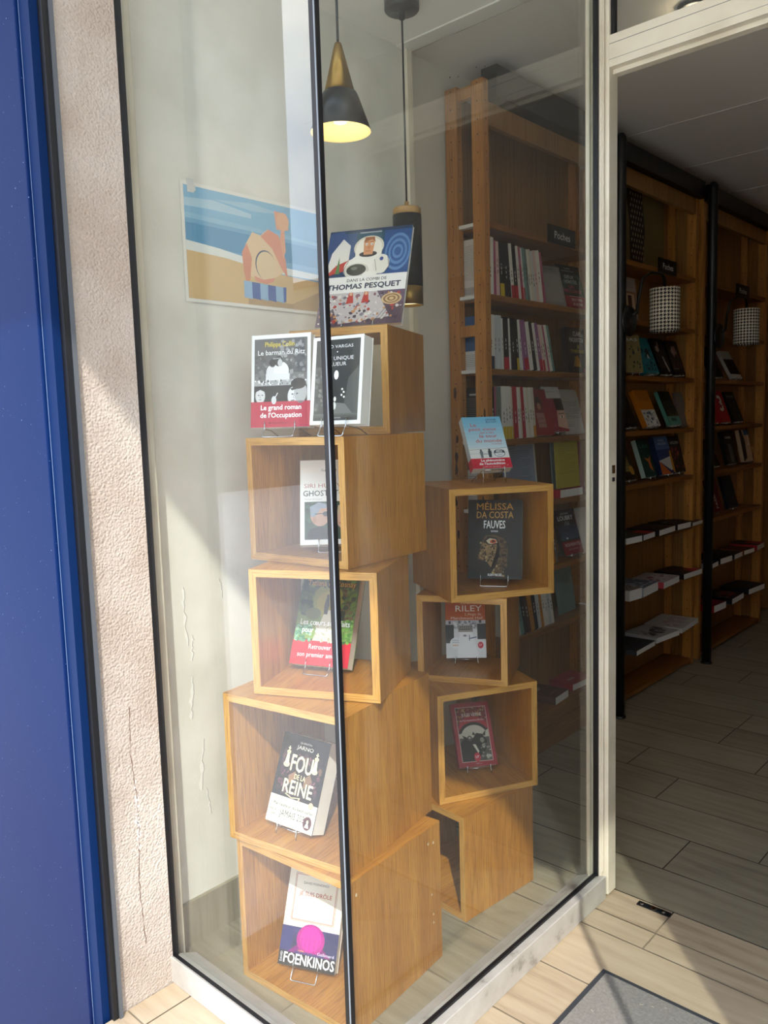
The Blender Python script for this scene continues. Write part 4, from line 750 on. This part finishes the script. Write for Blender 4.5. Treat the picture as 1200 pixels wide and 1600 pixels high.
# row 1
a = Art(); a.rect(0, 0, 108, 160, '8F8B88'); a.text('Amélie', 50, 146, 50, 5, '5F5A70', .01); a.rect(10, 20, 96, 132, '9A9692')
facing('grey paperback leaning beside the spine row under the Poches sign', 2.70, 1.642, .100, .160, .012, 15, a, '9A9690', x=BX-.045, yaw=78)
a = Art(); a.rect(0, 0, 150, 180, '1B2226'); a.specks(10, 70, 140, 150, ['27454A', '1E3438', '35585A', '152024'], 60, 4, 12, 51); a.text('CLAIRE', 70, 164, 40, 5, 'B8BEBA'); a.text('MACKINTOSH', 72, 154, 76, 5, 'B8BEBA'); a.text('DEUX', 74, 126, 56, 14, 'C8D2D0', .0); a.text('VÉRITÉS,', 78, 106, 84, 14, 'C8D2D0', 0); a.text('UN', 74, 87, 34, 13, 'C84A5A', 0); a.text('MENSONGE', 76, 68, 112, 14, 'C84A5A', 0); a.rect(0, 0, 150, 56, '8E1C2C'); a.line([(50, 54), (120, 54)], 1.4, 'E8D8D8'); a.text('DEUX TIMES', 92, 36, 66, 10, 'EAD6D8', .01); a.text('DE LECTURE', 92, 18, 60, 10, 'EAD6D8', .01)
facing('dark teal thriller with red foot at the right end under Poches sign', 2.85, 1.642, .135, .178, .018, 15, a, '1B2226', '6E6460', x=BX-.05, yaw=84)
# row 2
a = Art(); a.rect(0, 0, 135, 178, '15151A'); a.text('CLARE', 84, 146, 58, 17, 'D2D0C8', .006); a.text('MACKINTOSH', 76, 122, 100, 17, 'D2D0C8', .006); a.text('JE', 84, 98, 20, 12, 'B8A82C', .006); a.text('TE MENTIRAIS', 76, 80, 96, 12, 'B8A82C', .006); a.poly([(40, 26), (62, 26), (78, 70), (54, 66)], '8A6A1E'); a.poly([(60, 26), (92, 26), (84, 58), (70, 70)], 'B8861E'); a.ell(118, 12, 7, 9, '7A2A3A'); a.specks(30, 6, 100, 24, ['4A3A20', '2A2420'], 20, 2, 6, 52)
facing('black thriller with yellow lettering and a lit window, right of second row', 2.87, 1.403, .135, .178, .020, 6, a, '15151A', '1A1A1E', x=BX-.05, yaw=88)
# row 3
a = Art(); a.rect(0, 0, 108, 178, '8E2028'); a.ell(56, 118, 26, 40, '7A2A2A'); a.ell(56, 128, 14, 20, '3A2020'); a.ell(56, 112, 10, 14, 'B07A62'); a.rect(32, 30, 74, 86, 'A8746A'); a.text('LE BAL', 54, 60, 34, 9, '6E2026', 0); a.text('DES FOUS', 54, 44, 34, 7, '6E2026', 0); a.text('ROMANS', 18, 60, 60, 7, 'D8B0B0', .0, 'L', math.pi/2)
facing('red paperback with an oval portrait, leaning beside the third spine row', 2.595, 1.169, .100, .172, .014, 17, a, '8E2028', '98303A', yaw=80)
a = Art(); a.rect(0, 0, 108, 178, '8A1A2E'); a.rect(0, 132, 108, 178, 'D4D0CA'); a.text('Pocket noir', 50, 156, 60, 6, '6A6660'); a.rect(60, 84, 108, 132, '1A1416'); a.poly([(46, 20), (108, 8), (108, 84), (62, 84)], 'C9A08A'); a.ell(84, 58, 12, 5, 'F0E2D8'); a.ell(84, 58, 5, 5, '2A1A16'); a.line([(66, 70), (102, 72)], 3, '3A2018'); a.text('R', 30, 20, 10, 10, 'D04A62', .01)
facing('red and white paperback showing half a face, middle of third row', 2.70, 1.169, .100, .174, .012, 18, a, '8A1A2E', 'B8B0A8', x=BX-.030, yaw=84, stand='half-face paperback')
a = Art(); a.rect(0, 0, 190, 178, 'CDC9C2'); a.lines(40, 176, 132, 12, 6, 1.6, '8E8A84'); a.lines(60, 110, 40, 2, 6, 1.6, '8E8A84')
sheet('large white printed notice at the right end of the third row', 2.86, 1.169, .17, .180, a, 'CDC9C2', 12, 92)
# row 4
a = Art(); a.rect(0, 0, 200, 205, '8C98AC'); a.lines(34, 180, 186, 26, 6.4, 1.6, '5E687C'); a.text('NOTE', 60, 192, 30, 5, '4A5468', .02)
sheet('blue-grey printed sheet standing behind the light blue paperback', 2.42, .938, .175, .200, a, '8C98AC', 5, 90, BX-.03)
a = Art(); a.rect(0, 0, 120, 212, 'D2CFC8'); a.lines(50, 116, 150, 14, 7, 1.5, '8F8C86')
sheet('white printed sheet sticking out beside the blue-grey sheet', 2.51, .938, .115, .205, a, 'D2CFC8', 5, 90, BX-.048)
a = Art(); a.rect(0, 0, 170, 190, 'B5A838'); a.text('avis de lecture', 80, 172, 60, 5, '6A6222', .01); a.lines(24, 150, 158, 17, 6.4, 1.4, '8A8028', 5)
facing('yellow printed notice on the shelf right of the light blue paperback', 2.725, .972, .165, .175, .003, 4, a, 'B5A838', x=BX-.012, name='leaflet', cat='leaflet', group='leaflets on the shelves', lift=.0005)
a = Art(); a.rect(0, 0, 150, 200, '6E9492'); a.lines(20, 130, 180, 12, 8, 1.5, '567A78')
sheet('teal sheet behind the yellow printed notice', 2.775, .938, .155, .203, a, '6E9492', 4, 90, BX-.06)
facing('dark red paperback edge beside the teal sheet', 2.87, .938, .10, .200, .014, 5, None, '7A1A2A', x=BX-.055, yaw=84)
def flat(label, yc, z, wd, ln, th, col, art=None, x=BX, out=.02, yaw=0, pages=PAPER_W, spine=None, group='books lying flat on the shelves'):
    """book lying on its back; front edge of pages towards the room"""
    t = thing('paperback', label, 'book', (x+out, yc, z+.0006), (0, 0, R(yaw)), group)
    b = MB(); c = .0006; C = ink(col); S = ink(spine or col)
    b.box(-ln, 0, -wd/2, wd/2, 0, c, C); b.box(-ln, 0, -wd/2, wd/2, th-c, th, C); b.box(-ln, 0, -wd/2, -wd/2+c, c, th-c, S)
    if art: art.put(b, (0, -wd/2, th), (0, 1, 0), (-1, 0, 0), (0, 0, 1))
    b.build('cover', t); b = MB(); b.box(-ln+.001, -.001, -wd/2+c, wd/2-.001, c, th-c, pages); b.build('page_block', t)
    return t
flat('red paperback lying flat under the yellow notice, page edges outwards', 2.735, .938, .17, .11, .030, 'B21C34', out=-.003)
# row 5
a = Art(); a.rect(0, 0, 120, 178, '141A22'); a.rect(0, 70, 120, 118, '22344A'); a.poly([(0, 70), (40, 92), (80, 84), (120, 104), (120, 60), (0, 56)], '30465E'); a.text('JÉRÔME', 60, 158, 52, 7, 'C0C6CC', .0); a.text('LOUBRY', 60, 136, 96, 17, 'E2E6EA', .012); a.text("L'ÎLE", 62, 116, 30, 12, 'B8C0C8', 0); a.rect(0, 0, 120, 52, '7E1826'); a.text('NOUVEAUTÉ', 62, 32, 92, 12, 'DCC0C4', .006); a.text('en poche', 62, 18, 60, 6, 'D0A8AE'); a.ell(40, 64, 6, 4, 'D6DCE0')
facing('dark blue sea thriller with red foot, right of the box top', 2.78, .693, .112, .176, .018, 18, a, '141A22', x=BX-.02, yaw=84, stand='dark sea thriller')
a = Art(); a.rect(0, 0, 120, 178, 'C2BEB8')
sheet('white sheet beside the white door jamb, right of the sea thriller', 2.93, .693, .10, .185, a, 'C2BEB8', 14, 86, BX-.03)
# row 6
a = Art(); a.rect(0, 0, 140, 190, '67807E'); a.lines(20, 120, 150, 10, 9, 1.4, '586E6C')
sheet('dull teal sheet standing right of the leaning magazines', 2.80, .468, .14, .195, a, '67807E', 8, 92, BX-.06)
# row 7
a = Art(); a.rect(0, 0, 110, 178, '5E3C34'); a.ell(50, 120, 26, 30, '8E8A84'); a.text('ROMAN', 60, 30, 60, 12, '9A6A5E')
flat('brown paperback lying on the lowest shelf right of the stack', 2.66, .154, .12, .13, .030, '5E3C34', a, out=-.005, yaw=6)
a = Art(); a.rect(0, 0, 160, 110, 'A8182C'); a.text('EDEN', 60, 40, 44, 14, 'D8C8C8')
flat('red paperback lying on the lowest shelf beside the door jamb', 2.865, .154, .16, .12, .026, 'A8182C', a, out=-.026, yaw=-3, spine='A8182C')

# dark bookcase seen through the doorway
t = thing('figurine_poster', 'dark poster with a netted stocking shape on the top shelf', 'poster', (BX-.06, 3.07, 1.8725), (0, 0, R(90)))
b = MB(); b.box(0, .60, -.002, .002, 0, .36, ink('6A5A34')); A_ = Art(); A_.rect(0, 0, 600, 360, '6A5A34'); A_.poly([(0, 0), (170, 0), (185, 180), (160, 360), (0, 360)], '12243C'); A_.ell(120, 60, 6, 12, 'C8CCD4', 10); A_.poly([(260, 0), (380, 0), (400, 160), (360, 360), (200, 360), (250, 180)], '1C0F0C')
for j in range(15):
    for i in range(5):
        A_.ell(268+i*24+(j % 2)*12-(j-7)*2.2+ (20 if j < 9 else 0)*0, 16+j*23.5, 4.4, 7.5, 'A89E86', 8)
A_.put(b, (0, -.002, 0), (1, 0, 0), (0, 0, 1), (0, -1, 0)); b.build('board', t)
t = thing('picture_card', 'pale framed picture card half hidden behind the nearer lamp', 'card', (BX-.05, 3.24, 1.6355), (-R(6), 0, R(90)))
b = MB(); b.box(0, .16, 0, .006, 0, .19, ink('A89A94')); A_ = Art(); A_.rect(50, 50, 150, 130, '8A5A3A'); A_.rect(60, 58, 140, 122, 'C4A88A'); A_.rect(76, 62, 112, 114, '4A2A1E'); A_.lines(50, 140, 170, 4, 7, 1.6, '6E625C'); A_.put(b, (0, 0, 0), (1, 0, 0), (0, 0, 1), (0, -1, 0)); b.build('board', t)
row([('W', .012, .180, 0, None), ('W', .014, .184, 0, None), ('W', .008, .15, 0, None)], 3.075, 1.404, 'left below the nearer houndstooth lamp')
def gen(w_, h_, bgc, specks, title=None, tcol='D8D4CC', ty=.8, seed=1, extra=None):
    A_ = Art(); A_.rect(0, 0, w_, h_, bgc)
    if specks: A_.specks(w_*.08, h_*.1, w_*.92, h_*.72, specks, 26, w_*.04, w_*.12, seed)
    if extra: extra(A_, w_, h_)
    if title: A_.text(title, w_/2, h_*ty, w_*.72, h_*.075, tcol, .004)
    return A_
B2 = 'in the dark bookcase'
facing('tan landscape paperback with black lettering under the nearer lamp', 3.335, 1.404, .105, .165, .012, 10, gen(105, 165, '8A7A52', ['4E5A34', '2A3240', '9A8456'], 'BAS', 'D8D8D8', .84, 61), '8A7A52', yaw=74, stand='tan landscape paperback')
facing('thick teal paperback with a paper boat under the nearer lamp', 3.52, 1.404, .105, .178, .034, 22, gen(105, 178, '2E7E88', ['16343A', '1E4A52'], None, seed=62, extra=lambda A_, w_, h_: (A_.ell(60, 100, 16, 24, '1A2A2E'), A_.poly([(48, 76), (66, 76), (60, 96), (52, 92)], 'D0D4CE'), [A_.ell(20+k*16, 40, 5, 4, '14343A') for k in range(5)], [A_.ell(24+k*16, 18, 5, 5, '123036') for k in range(5)])), '2E7E88', yaw=84, stand='thick teal paperback')
facing('black paperback with pale figure, right of thick teal paperback', 3.67, 1.404, .11, .178, .022, 20, gen(110, 178, '141414', ['2A2622', '3A2E28'], None, seed=63, extra=lambda A_, w_, h_: (A_.ell(34, 126, 16, 16, 'B09A8C'), A_.poly([(40, 150), (50, 168), (56, 150), (48, 132)], '9E8E84'), A_.poly([(56, 90), (66, 90), (90, 20), (80, 10), (64, 50)], 'B8B4AE'))), '141414', yaw=86, stand='black paperback with pale figure')
facing('black paperback with pinkish hands at the right below nearer lamp', 3.815, 1.404, .12, .172, .022, 18, gen(120, 172, '181314', ['2A2020', '3A2A28'], None, seed=64, extra=lambda A_, w_, h_: (A_.poly([(30, 120), (56, 148), (70, 110), (54, 90)], 'A08480'), A_.poly([(60, 140), (80, 150), (92, 110), (74, 100)], '8E7470'), A_.rect(10, 30, 60, 33, '8E8E8E'))), '181314', yaw=88, stand='pinkish hands paperback')
facing('dark paperback with gold strip, left end of second row in dark bookcase', 3.3, 1.17, .115, .176, .016, 24, gen(115, 176, '171412', ['2A2018', '3A2C1E'], 'NUIT', 'A8946A', .62, 65), '171412', yaw=84, stand='dark gold-strip paperback')
facing('orange and white paperback with a street scene in dark bookcase', 3.53, 1.17, .115, .180, .026, 24, gen(115, 180, 'C87A22', None, 'LE CAFÉ', 'A85A18', .72, 66, lambda A_, w_, h_: (A_.rect(0, 0, w_, 82, 'CFCAC4'), A_.specks(6, 4, 108, 80, ['6E7A88', 'E4E0DA', '9A8E84', '3A4654'], 40, 4, 11, 67))), 'C87A22', 'C2741E', yaw=84, stand='orange street scene paperback')
facing('dark green paperback with pale teal foot in dark bookcase', 3.775, 1.17, .105, .176, .020, 24, gen(105, 176, '16211A', ['26362A', '3A4630', '6A5E34'], None, seed=68, extra=lambda A_, w_, h_: (A_.rect(0, 0, w_, 46, '5E9A8C'), A_.rect(26, 20, 74, 36, '3A6A60'))), '16211A', '5E9A8C', yaw=84, stand='dark green and teal paperback')
facing('grey paperback half hidden by the right upright in dark bookcase', 3.865, 1.17, .05, .172, .010, 14, gen(70, 172, '6E645E', None), '6E645E', yaw=80)
facing('brown and gold paperback, left end of third row in dark bookcase', 3.3, .943, .115, .172, .018, 24, gen(115, 172, '2A2114', None, None, seed=69, extra=lambda A_, w_, h_: (A_.rect(16, 40, 90, 126, '8A7A48'), [A_.rect(16, 50+k*16, 90, 53+k*16, '5E5230') for k in range(5)], A_.ell(92, 44, 16, 22, 'B88A3A'))), '2A2114', yaw=84, stand='brown and gold paperback')
facing('dark green paperback with a fox-coloured leaf in dark bookcase', 3.51, .943, .105, .176, .024, 18, gen(105, 176, '143C38', ['0E2C2A', '1C4A46'], 'LES', '4E8A80', .78, 70, lambda A_, w_, h_: (A_.poly([(30, 90), (56, 70), (60, 40), (84, 20), (78, 70), (90, 100), (66, 84)], 'C06A38'),)), '143C38', 'B0C4B8', yaw=86, stand='dark green leaf paperback')
facing('blue, white and orange paperback in the dark bookcase third row', 3.7, .943, .135, .182, .028, 16, gen(135, 182, '2A3C6E', None, None, seed=71, extra=lambda A_, w_, h_: (A_.rect(0, 120, w_, h_, '54709E'), A_.text('PIERRE', 66, 158, 60, 10, 'B8C4D8', .01), A_.text('ASSOULINE', 68, 142, 84, 10, 'B8C4D8', .01), A_.poly([(0, 66), (120, 84), (112, 10)], 'CFCBC4'), A_.poly([(0, 66), (0, 0), (96, 0)], 'C0602A'), A_.poly([(118, 110), (135, 112), (135, 0), (112, 10)], 'C88A2A'), A_.ell(108, 10, 12, 8, '3A2A5E'))), '2A3C6E', '1E2A48', yaw=87, stand='blue and orange paperback')
facing('black and red paperback at right of third row in dark bookcase', 3.825, .943, .11, .178, .022, 14, gen(120, 178, '151214', ['5A1A22', '7A2A2A', '2A1A1C', '9A4A3A'], 'HOLDEN', 'D8D4D0', .78, 72), '151214', yaw=88, stand='black and red paperback')
for i, (lb, yc, z, wd, ln, th, col, out, art) in enumerate([
    ('pale green-edged paperback lying flat nearest the black post, upper flat row', 3.2, .70, .125, .15, .026, 'B8C4BE', .03, gen(125, 150, '3A4A44', ['6A8A80', '1E2A28'])),
    ('dark paperback with red corner lying flat, upper flat row', 3.345, .70, .14, .16, .024, '1E2422', .03, gen(140, 160, '1E2422', None, None, seed=80, extra=lambda A_, w_, h_: A_.rect(60, 0, 140, 80, 'A8281E'))),
    ('wide dark paperback lying flat, middle of upper flat row', 3.535, .70, .20, .15, .026, '241C1A', .03, gen(200, 150, '241C1A', ['4A3A34', '3A302C'])),
    ('black paperback lying flat, right of the upper flat row', 3.725, .70, .14, .15, .026, '121212', .03, gen(140, 150, '121212', ['8A8A84', '2A2A2A'])),
    ('brown paperback lying flat by the upright, upper flat row', 3.885, .70, .14, .15, .018, '4A2E22', .03, None),
    ('thick cream paperback lying flat nearest the post, middle flat row', 3.205, .455, .10, .15, .046, 'C4BCAC', .035, gen(100, 150, '8E8678', ['6E6658', '4A443C'])),
    ('white and blue paperback with a big letter lying flat, middle flat row', 3.355, .455, .18, .16, .040, '9AA4AC', .035, gen(180, 160, '6E7A86', ['B8BEC4', '4A5460'], 'M', 'D8DCE0', .1, 82)),
    ('white and red paperback lying flat, middle flat row', 3.575, .455, .20, .16, .030, 'A83A44', .035, gen(200, 160, 'BDB4AC', ['8A2A34', 'D0C8C0'])),
    ('dark paperback with red corner near the far post, middle flat row', 3.825, .455, .20, .15, .026, '241C1E', .035, gen(200, 150, '241C1E', None, None, seed=84, extra=lambda A_, w_, h_: A_.rect(110, 0, 190, 60, 'B02430'))),
    ('dark grey paperback lying flat nearest the post, lowest flat row', 3.255, .225, .20, .17, .022, '3A3E42', .06, gen(200, 170, '3A3E42', ['2A2E32'])),
    ('white paperback with a dark photo lying flat, lowest flat row', 3.485, .225, .20, .17, .024, 'B0ACA6', .06, gen(200, 170, 'A8A49E', ['4A4844', '2E2C2A', '7A7670'])),
    ('large cream paperback lying flat near the far post, lowest flat row', 3.735, .225, .24, .18, .022, 'C4BEB4', .06, gen(240, 180, 'BDB7AD', ['B0907A', 'A8A298']))]):
    flat(lb, yc, z, wd, ln, th, col, art, out=out, yaw=(-6, 4, 3, -3, 2)[i % 5])
# far bookcase
facing('dark paperback left under the farther houndstooth lamp', 4.3, 1.404, .115, .178, .018, 24, gen(115, 178, '161414', ['3A3432', '5A524E', '26201E'], seed=90), '161414', yaw=84, stand='dark paperback under the farther lamp')
facing('white and black paperback under the farther houndstooth lamp', 4.58, 1.404, .115, .172, .018, 28, gen(115, 172, '1C1A1A', None, seed=91, extra=lambda A_, w_, h_: (A_.rect(0, 120, w_, h_, 'B8B4AE'), A_.rect(0, 0, w_, 26, 'C4C0BA'))), 'C4C0BA', yaw=84, stand='white and black paperback')
facing('paperback with a red foot beside the farther post', 4.26, 1.17, .09, .165, .014, 20, gen(90, 165, '8A7A72', ['5A4A44'], seed=92, extra=lambda A_, w_, h_: A_.rect(0, 0, w_, 64, 'A82430')), '8A7A72', yaw=84, stand='red-footed paperback')
facing('red paperback with a big white figure three in far bookcase', 4.43, 1.17, .12, .178, .020, 20, gen(120, 178, 'A81E28', None, seed=93, extra=lambda A_, w_, h_: (A_.text('3', 62, 66, 44, 84, 'DCD6CE', .02), A_.specks(40, 90, 84, 110, ['5A1A1A', '8A3A30'], 10, 3, 7, 4))), 'A81E28', yaw=87, stand='red figure three paperback')
facing('black paperback right of the red one in far bookcase', 4.62, 1.17, .12, .178, .020, 22, gen(120, 178, '14181A', ['3A3E40', '22282A'], 'NOIR', '9AA0A2', .8, 94), '14181A', yaw=86, stand='black paperback right of the red one')
facing('grey-edged dark paperback beside the farther post, lower row', 4.28, .943, .10, .160, .014, 28, gen(100, 160, '241E1C', ['3A302C'], seed=95), '241E1C', '8A8682', yaw=80, stand='grey-edged dark paperback')
facing('black paperback with a grey tower in far bookcase', 4.54, .943, .135, .182, .022, 14, gen(135, 182, '15161A', ['2A2C30'], None, seed=96, extra=lambda A_, w_, h_: (A_.rect(50, 10, 92, 110, '5E6064'), A_.rect(30, 140, 110, 152, '9A9A9A'))), '15161A', yaw=88, stand='black grey-tower paperback')
facing('beige paperback with upright red lettering in far bookcase', 4.79, .943, .13, .182, .022, 12, gen(130, 182, 'C9A98A', None, None, seed=97, extra=lambda A_, w_, h_: (A_.poly([(0, 0), (50, 20), (60, 120), (30, 182), (0, 182)], '1C1618'), A_.rect(84, 90, 118, 176, 'E0CDBE'), A_.text('ZAZIE', 96, 100, 66, 12, 'B03A3A', .01, 'L', math.pi/2), A_.rect(60, 150, 130, 182, '3A5E80'))), 'C9A98A', yaw=88, stand='beige red-lettered paperback')
facing('red paperback with upright white lettering beside the far post', 4.33, .70, .12, .178, .016, 16, gen(120, 178, '6E1E22', ['4A1418', '8A3A34'], None, seed=98, extra=lambda A_, w_, h_: A_.text('PASSAGE', 78, 20, 130, 22, 'D8D0C8', .01, 'L', R(98))), '6E1E22', yaw=86, stand='red white-lettered paperback')
facing('dark blue paperback right of the red lettered one, far bookcase', 4.56, .70, .125, .182, .018, 16, gen(125, 182, '14202E', ['1E3248', '0E1822'], None, seed=99), '14202E', yaw=86, stand='dark blue paperback in far bookcase')
for i, (lb, yc, z, wd, ln, th, col, out, art) in enumerate([
    ('white-edged paperback lying flat by the far post, upper far row', 4.12, .455, .12, .15, .024, 'A8A49E', .03, gen(120, 150, '3A3A3A', ['5A5A5A'])),
    ('black paperback lying flat, second in upper far row', 4.28, .455, .15, .15, .030, '161616', .03, gen(150, 150, '161616', ['3A3A3A'])),
    ('dark grey paperback lying flat, third in upper far row', 4.46, .455, .14, .15, .026, '2E2A28', .03, gen(140, 150, '2E2A28', ['4E4A48'])),
    ('orange-edged paperback lying flat, fourth in upper far row', 4.63, .455, .14, .15, .024, '8A4A22', .03, gen(140, 150, '4A2A1C', ['8A4A22'])),
    ('red and dark paperback lying flat at the end of upper far row', 4.82, .455, .16, .15, .030, 'A0222C', .03, gen(160, 150, '2A2022', None, None, seed=87, extra=lambda A_, w_, h_: A_.rect(70, 0, 160, 90, 'A0222C'))),
    ('red paperback lying flat by the far post, lowest far row', 4.16, .225, .15, .16, .036, 'A81C2C', .045, gen(150, 160, '6E1822', ['A81C2C'])),
    ('black paperback with white pages lying flat, lowest far row', 4.42, .225, .20, .16, .030, '141416', .045, gen(200, 160, '141416', ['6E6E70', '8A2A30'])),
    ('dark paperback lying flat at the end of the lowest far row', 4.72, .225, .22, .16, .030, '1C2024', .045, gen(220, 160, '1C2024', ['3A4448']))]):
    flat(lb, yc, z, wd, ln, th, col, art, out=out, yaw=(4, -3, 2, -4)[i % 4])

# ---------------------------------------------------------------- pendant lamps and ceiling spot
GLOW = glow('warm_bulb', 'FFDC98', 2.2); INNER = plain('cream_enamel', 'E8D49A', .6)
def pt(name, loc, e, r_, col=(1, .82, .55)):
    l = bpy.data.lights.new(name, 'POINT'); l.energy = e; l.shadow_soft_size = r_; l.color = col; o = bpy.data.objects.new(name, l); COL.objects.link(o); return l, o
def lampify(parent, name, loc, e, r_):
    l, o = pt(name, loc, e, r_); o.parent = parent; o.location = loc
t = thing('pendant_lamp', 'black and brass cone pendant lamp hanging inside the glass corner', 'lamp', (-1.302, 1.312, 0))
b = MB(); b.tube([(0, 0, CZ), (0, 0, 2.06)], .0028, SATIN_BLACK); b.build('cord', t)
b = MB(); b.lathe([(0, 2.058), (.007, 2.056), (.0095, 2.048), (.033, 1.955), (.031, 1.955)], BRASS, 40); b.build('brass_cap', t)
b = MB(); b.lathe([(.033, 1.9548), (.037, 1.953), (.041, 1.945), (.067, 1.872), (.0655, 1.872), (.039, 1.944), (.030, 1.951)], SATIN_BLACK, 48, mats={3: INNER, 4: INNER, 5: INNER}); sh_ = b.build('lamp_shade', t)
b = MB(); b.lathe([(0, 1.888), (.014, 1.892), (.022, 1.906), (.020, 1.922), (.011, 1.938), (0, 1.944)], GLOW, 24); b.build('bulb', sh_)
b = MB(); b.lathe([(0, CZ-.002), (.045, CZ-.002), (.045, CZ-.026), (0, CZ-.028)], SATIN_BLACK, 32); b.build('canopy', t)
lampify(t, 'lamp_light', (0, 0, 1.872), .30, .03)
t = thing('pendant_lamp', 'slim black cylinder pendant lamp with brass ring, behind the comic album', 'lamp', (-1.426, 1.673, 0))
b = MB(); b.tube([(0, 0, CZ-.03), (0, 0, 1.80)], .0026, SATIN_BLACK); b.build('cord', t)
b = MB(); b.lathe([(0, 1.812), (.006, 1.812), (.006, 1.796), (.034, 1.796), (.037, 1.793), (.037, 1.778), (.0, 1.778)], plain('pale_wood_ring', 'B08A55', .5), 40); b.build('wood_cap', t)
b = MB(); b.lathe([(.0365, 1.7775), (.038, 1.777), (.038, 1.594), (.0365, 1.594)], SATIN_BLACK, 40); bd_ = b.build('body', t)
b = MB(); b.lathe([(.0365, 1.5935), (.038, 1.593), (.038, 1.546), (.034, 1.546), (.034, 1.59), (.0, 1.59)], BRASS, 40); b.build('brass_ring', bd_)
b = MB(); b.lathe([(0, 1.552), (.033, 1.554), (.033, 1.57), (0, 1.572)], GLOW, 28); b.build('bulb', t)
b = MB(); b.lathe([(0, CZ-.001), (.044, CZ-.001), (.045, CZ-.004), (.045, CZ-.026), (.042, CZ-.03), (.008, CZ-.031), (.007, CZ-.05), (0, CZ-.05)], SATIN_BLACK, 40); b.build('canopy', t)
lampify(t, 'lamp_light', (0, 0, 1.54), .2, .025)
def spot(label, x, y):
    t = thing('ceiling_spot', label, 'lamp', (x, y, SZ), group='recessed ceiling spots')
    b = MB(); b.lathe([(.030, -.0005), (.030, -.010), (.045, -.010), (.047, -.0005)], plain('dark_bezel', '2A2724', .4), 32); b.build('bezel', t)
    b = MB(); b.lathe([(0, -.004), (.029, -.003), (.029, -.0006)], glow('spot_glow', 'FFF1D8', 9) if 'spot_glow' not in MATS else MATS['spot_glow'], 28); b.build('lens', t)
    lampify(t, 'spot_light', (0, 0, -.03), .35, .03)
spot('lit recessed ceiling spot above the door header', -.957, 2.386)

# ---------------------------------------------------------------- across the street (seen mirrored in the glass)
RENDER_F = plain('beige_render', 'C8BDA8', .9); RENDER_G = plain('grey_render', '8C857A', .9)
def building(label, x0, x1, y0, y1, h, mt, wins):
    t = thing('building', label, 'building', (x0, y0, -.30), group='houses across the street')
    b = MB(); b.box(0, x1-x0, 0, y1-y0, 0, h, mt); b.build('walls', t)
    b = MB(); b.box(-.15, x1-x0+.15, -.2, y1-y0+.2, h, h+.25, plain('roof_tile', '8A5A44', .9)); b.build('roof', t)
    for k in range(wins):
        for zz in (1.0, 3.8):
            xa = .8+k*2.6; b = MB(); b.box(xa, xa+1.1, y1-y0+.002, y1-y0+.05, zz, zz+1.6, plain('shutter_grey', '75797C', .7)); b.build('window', t)
building('tall beige house mirrored at the left of the glass corner', -34, -15.6, -12, -6.6, 12.5, RENDER_G, 6)
building('low grey house mirrored low in the glass beside the corner', -36, -17, -27, -22, 7.3, RENDER_F, 6)
building('beige house facing the doorway across the street', -3.0, 14, -12, -7.0, 5.2, RENDER_F, 6)

t = thing('bunting', 'string of small coloured flags across the street, mirrored beside the glass corner', 'bunting', (-11.5, -8.8, 6.75))
b = MB(); pts = [(x*1.1, x*.10, -.35*math.sin(math.pi*x/7)+.02*x) for x in range(8)]; b.tube(pts, .006, ink('E8E4DA'), 5); b.build('cord', t)
for k in range(1, 22):
    x = k*.34; zc = -.35*math.sin(math.pi*x/1.1/7)+.02*x/1.1; c = ('C23A3A', 'E8C040', '3A6AB0', 'E8E4DC', 'C8783A')[k % 5]
    b = MB(); b.prism([(x-.09, zc-.012), (x+.09, zc-.012), (x, zc-.26)], 'y', x/1.1*.10-.0012, x/1.1*.10+.0012, ink(c)); b.build('flag', t)
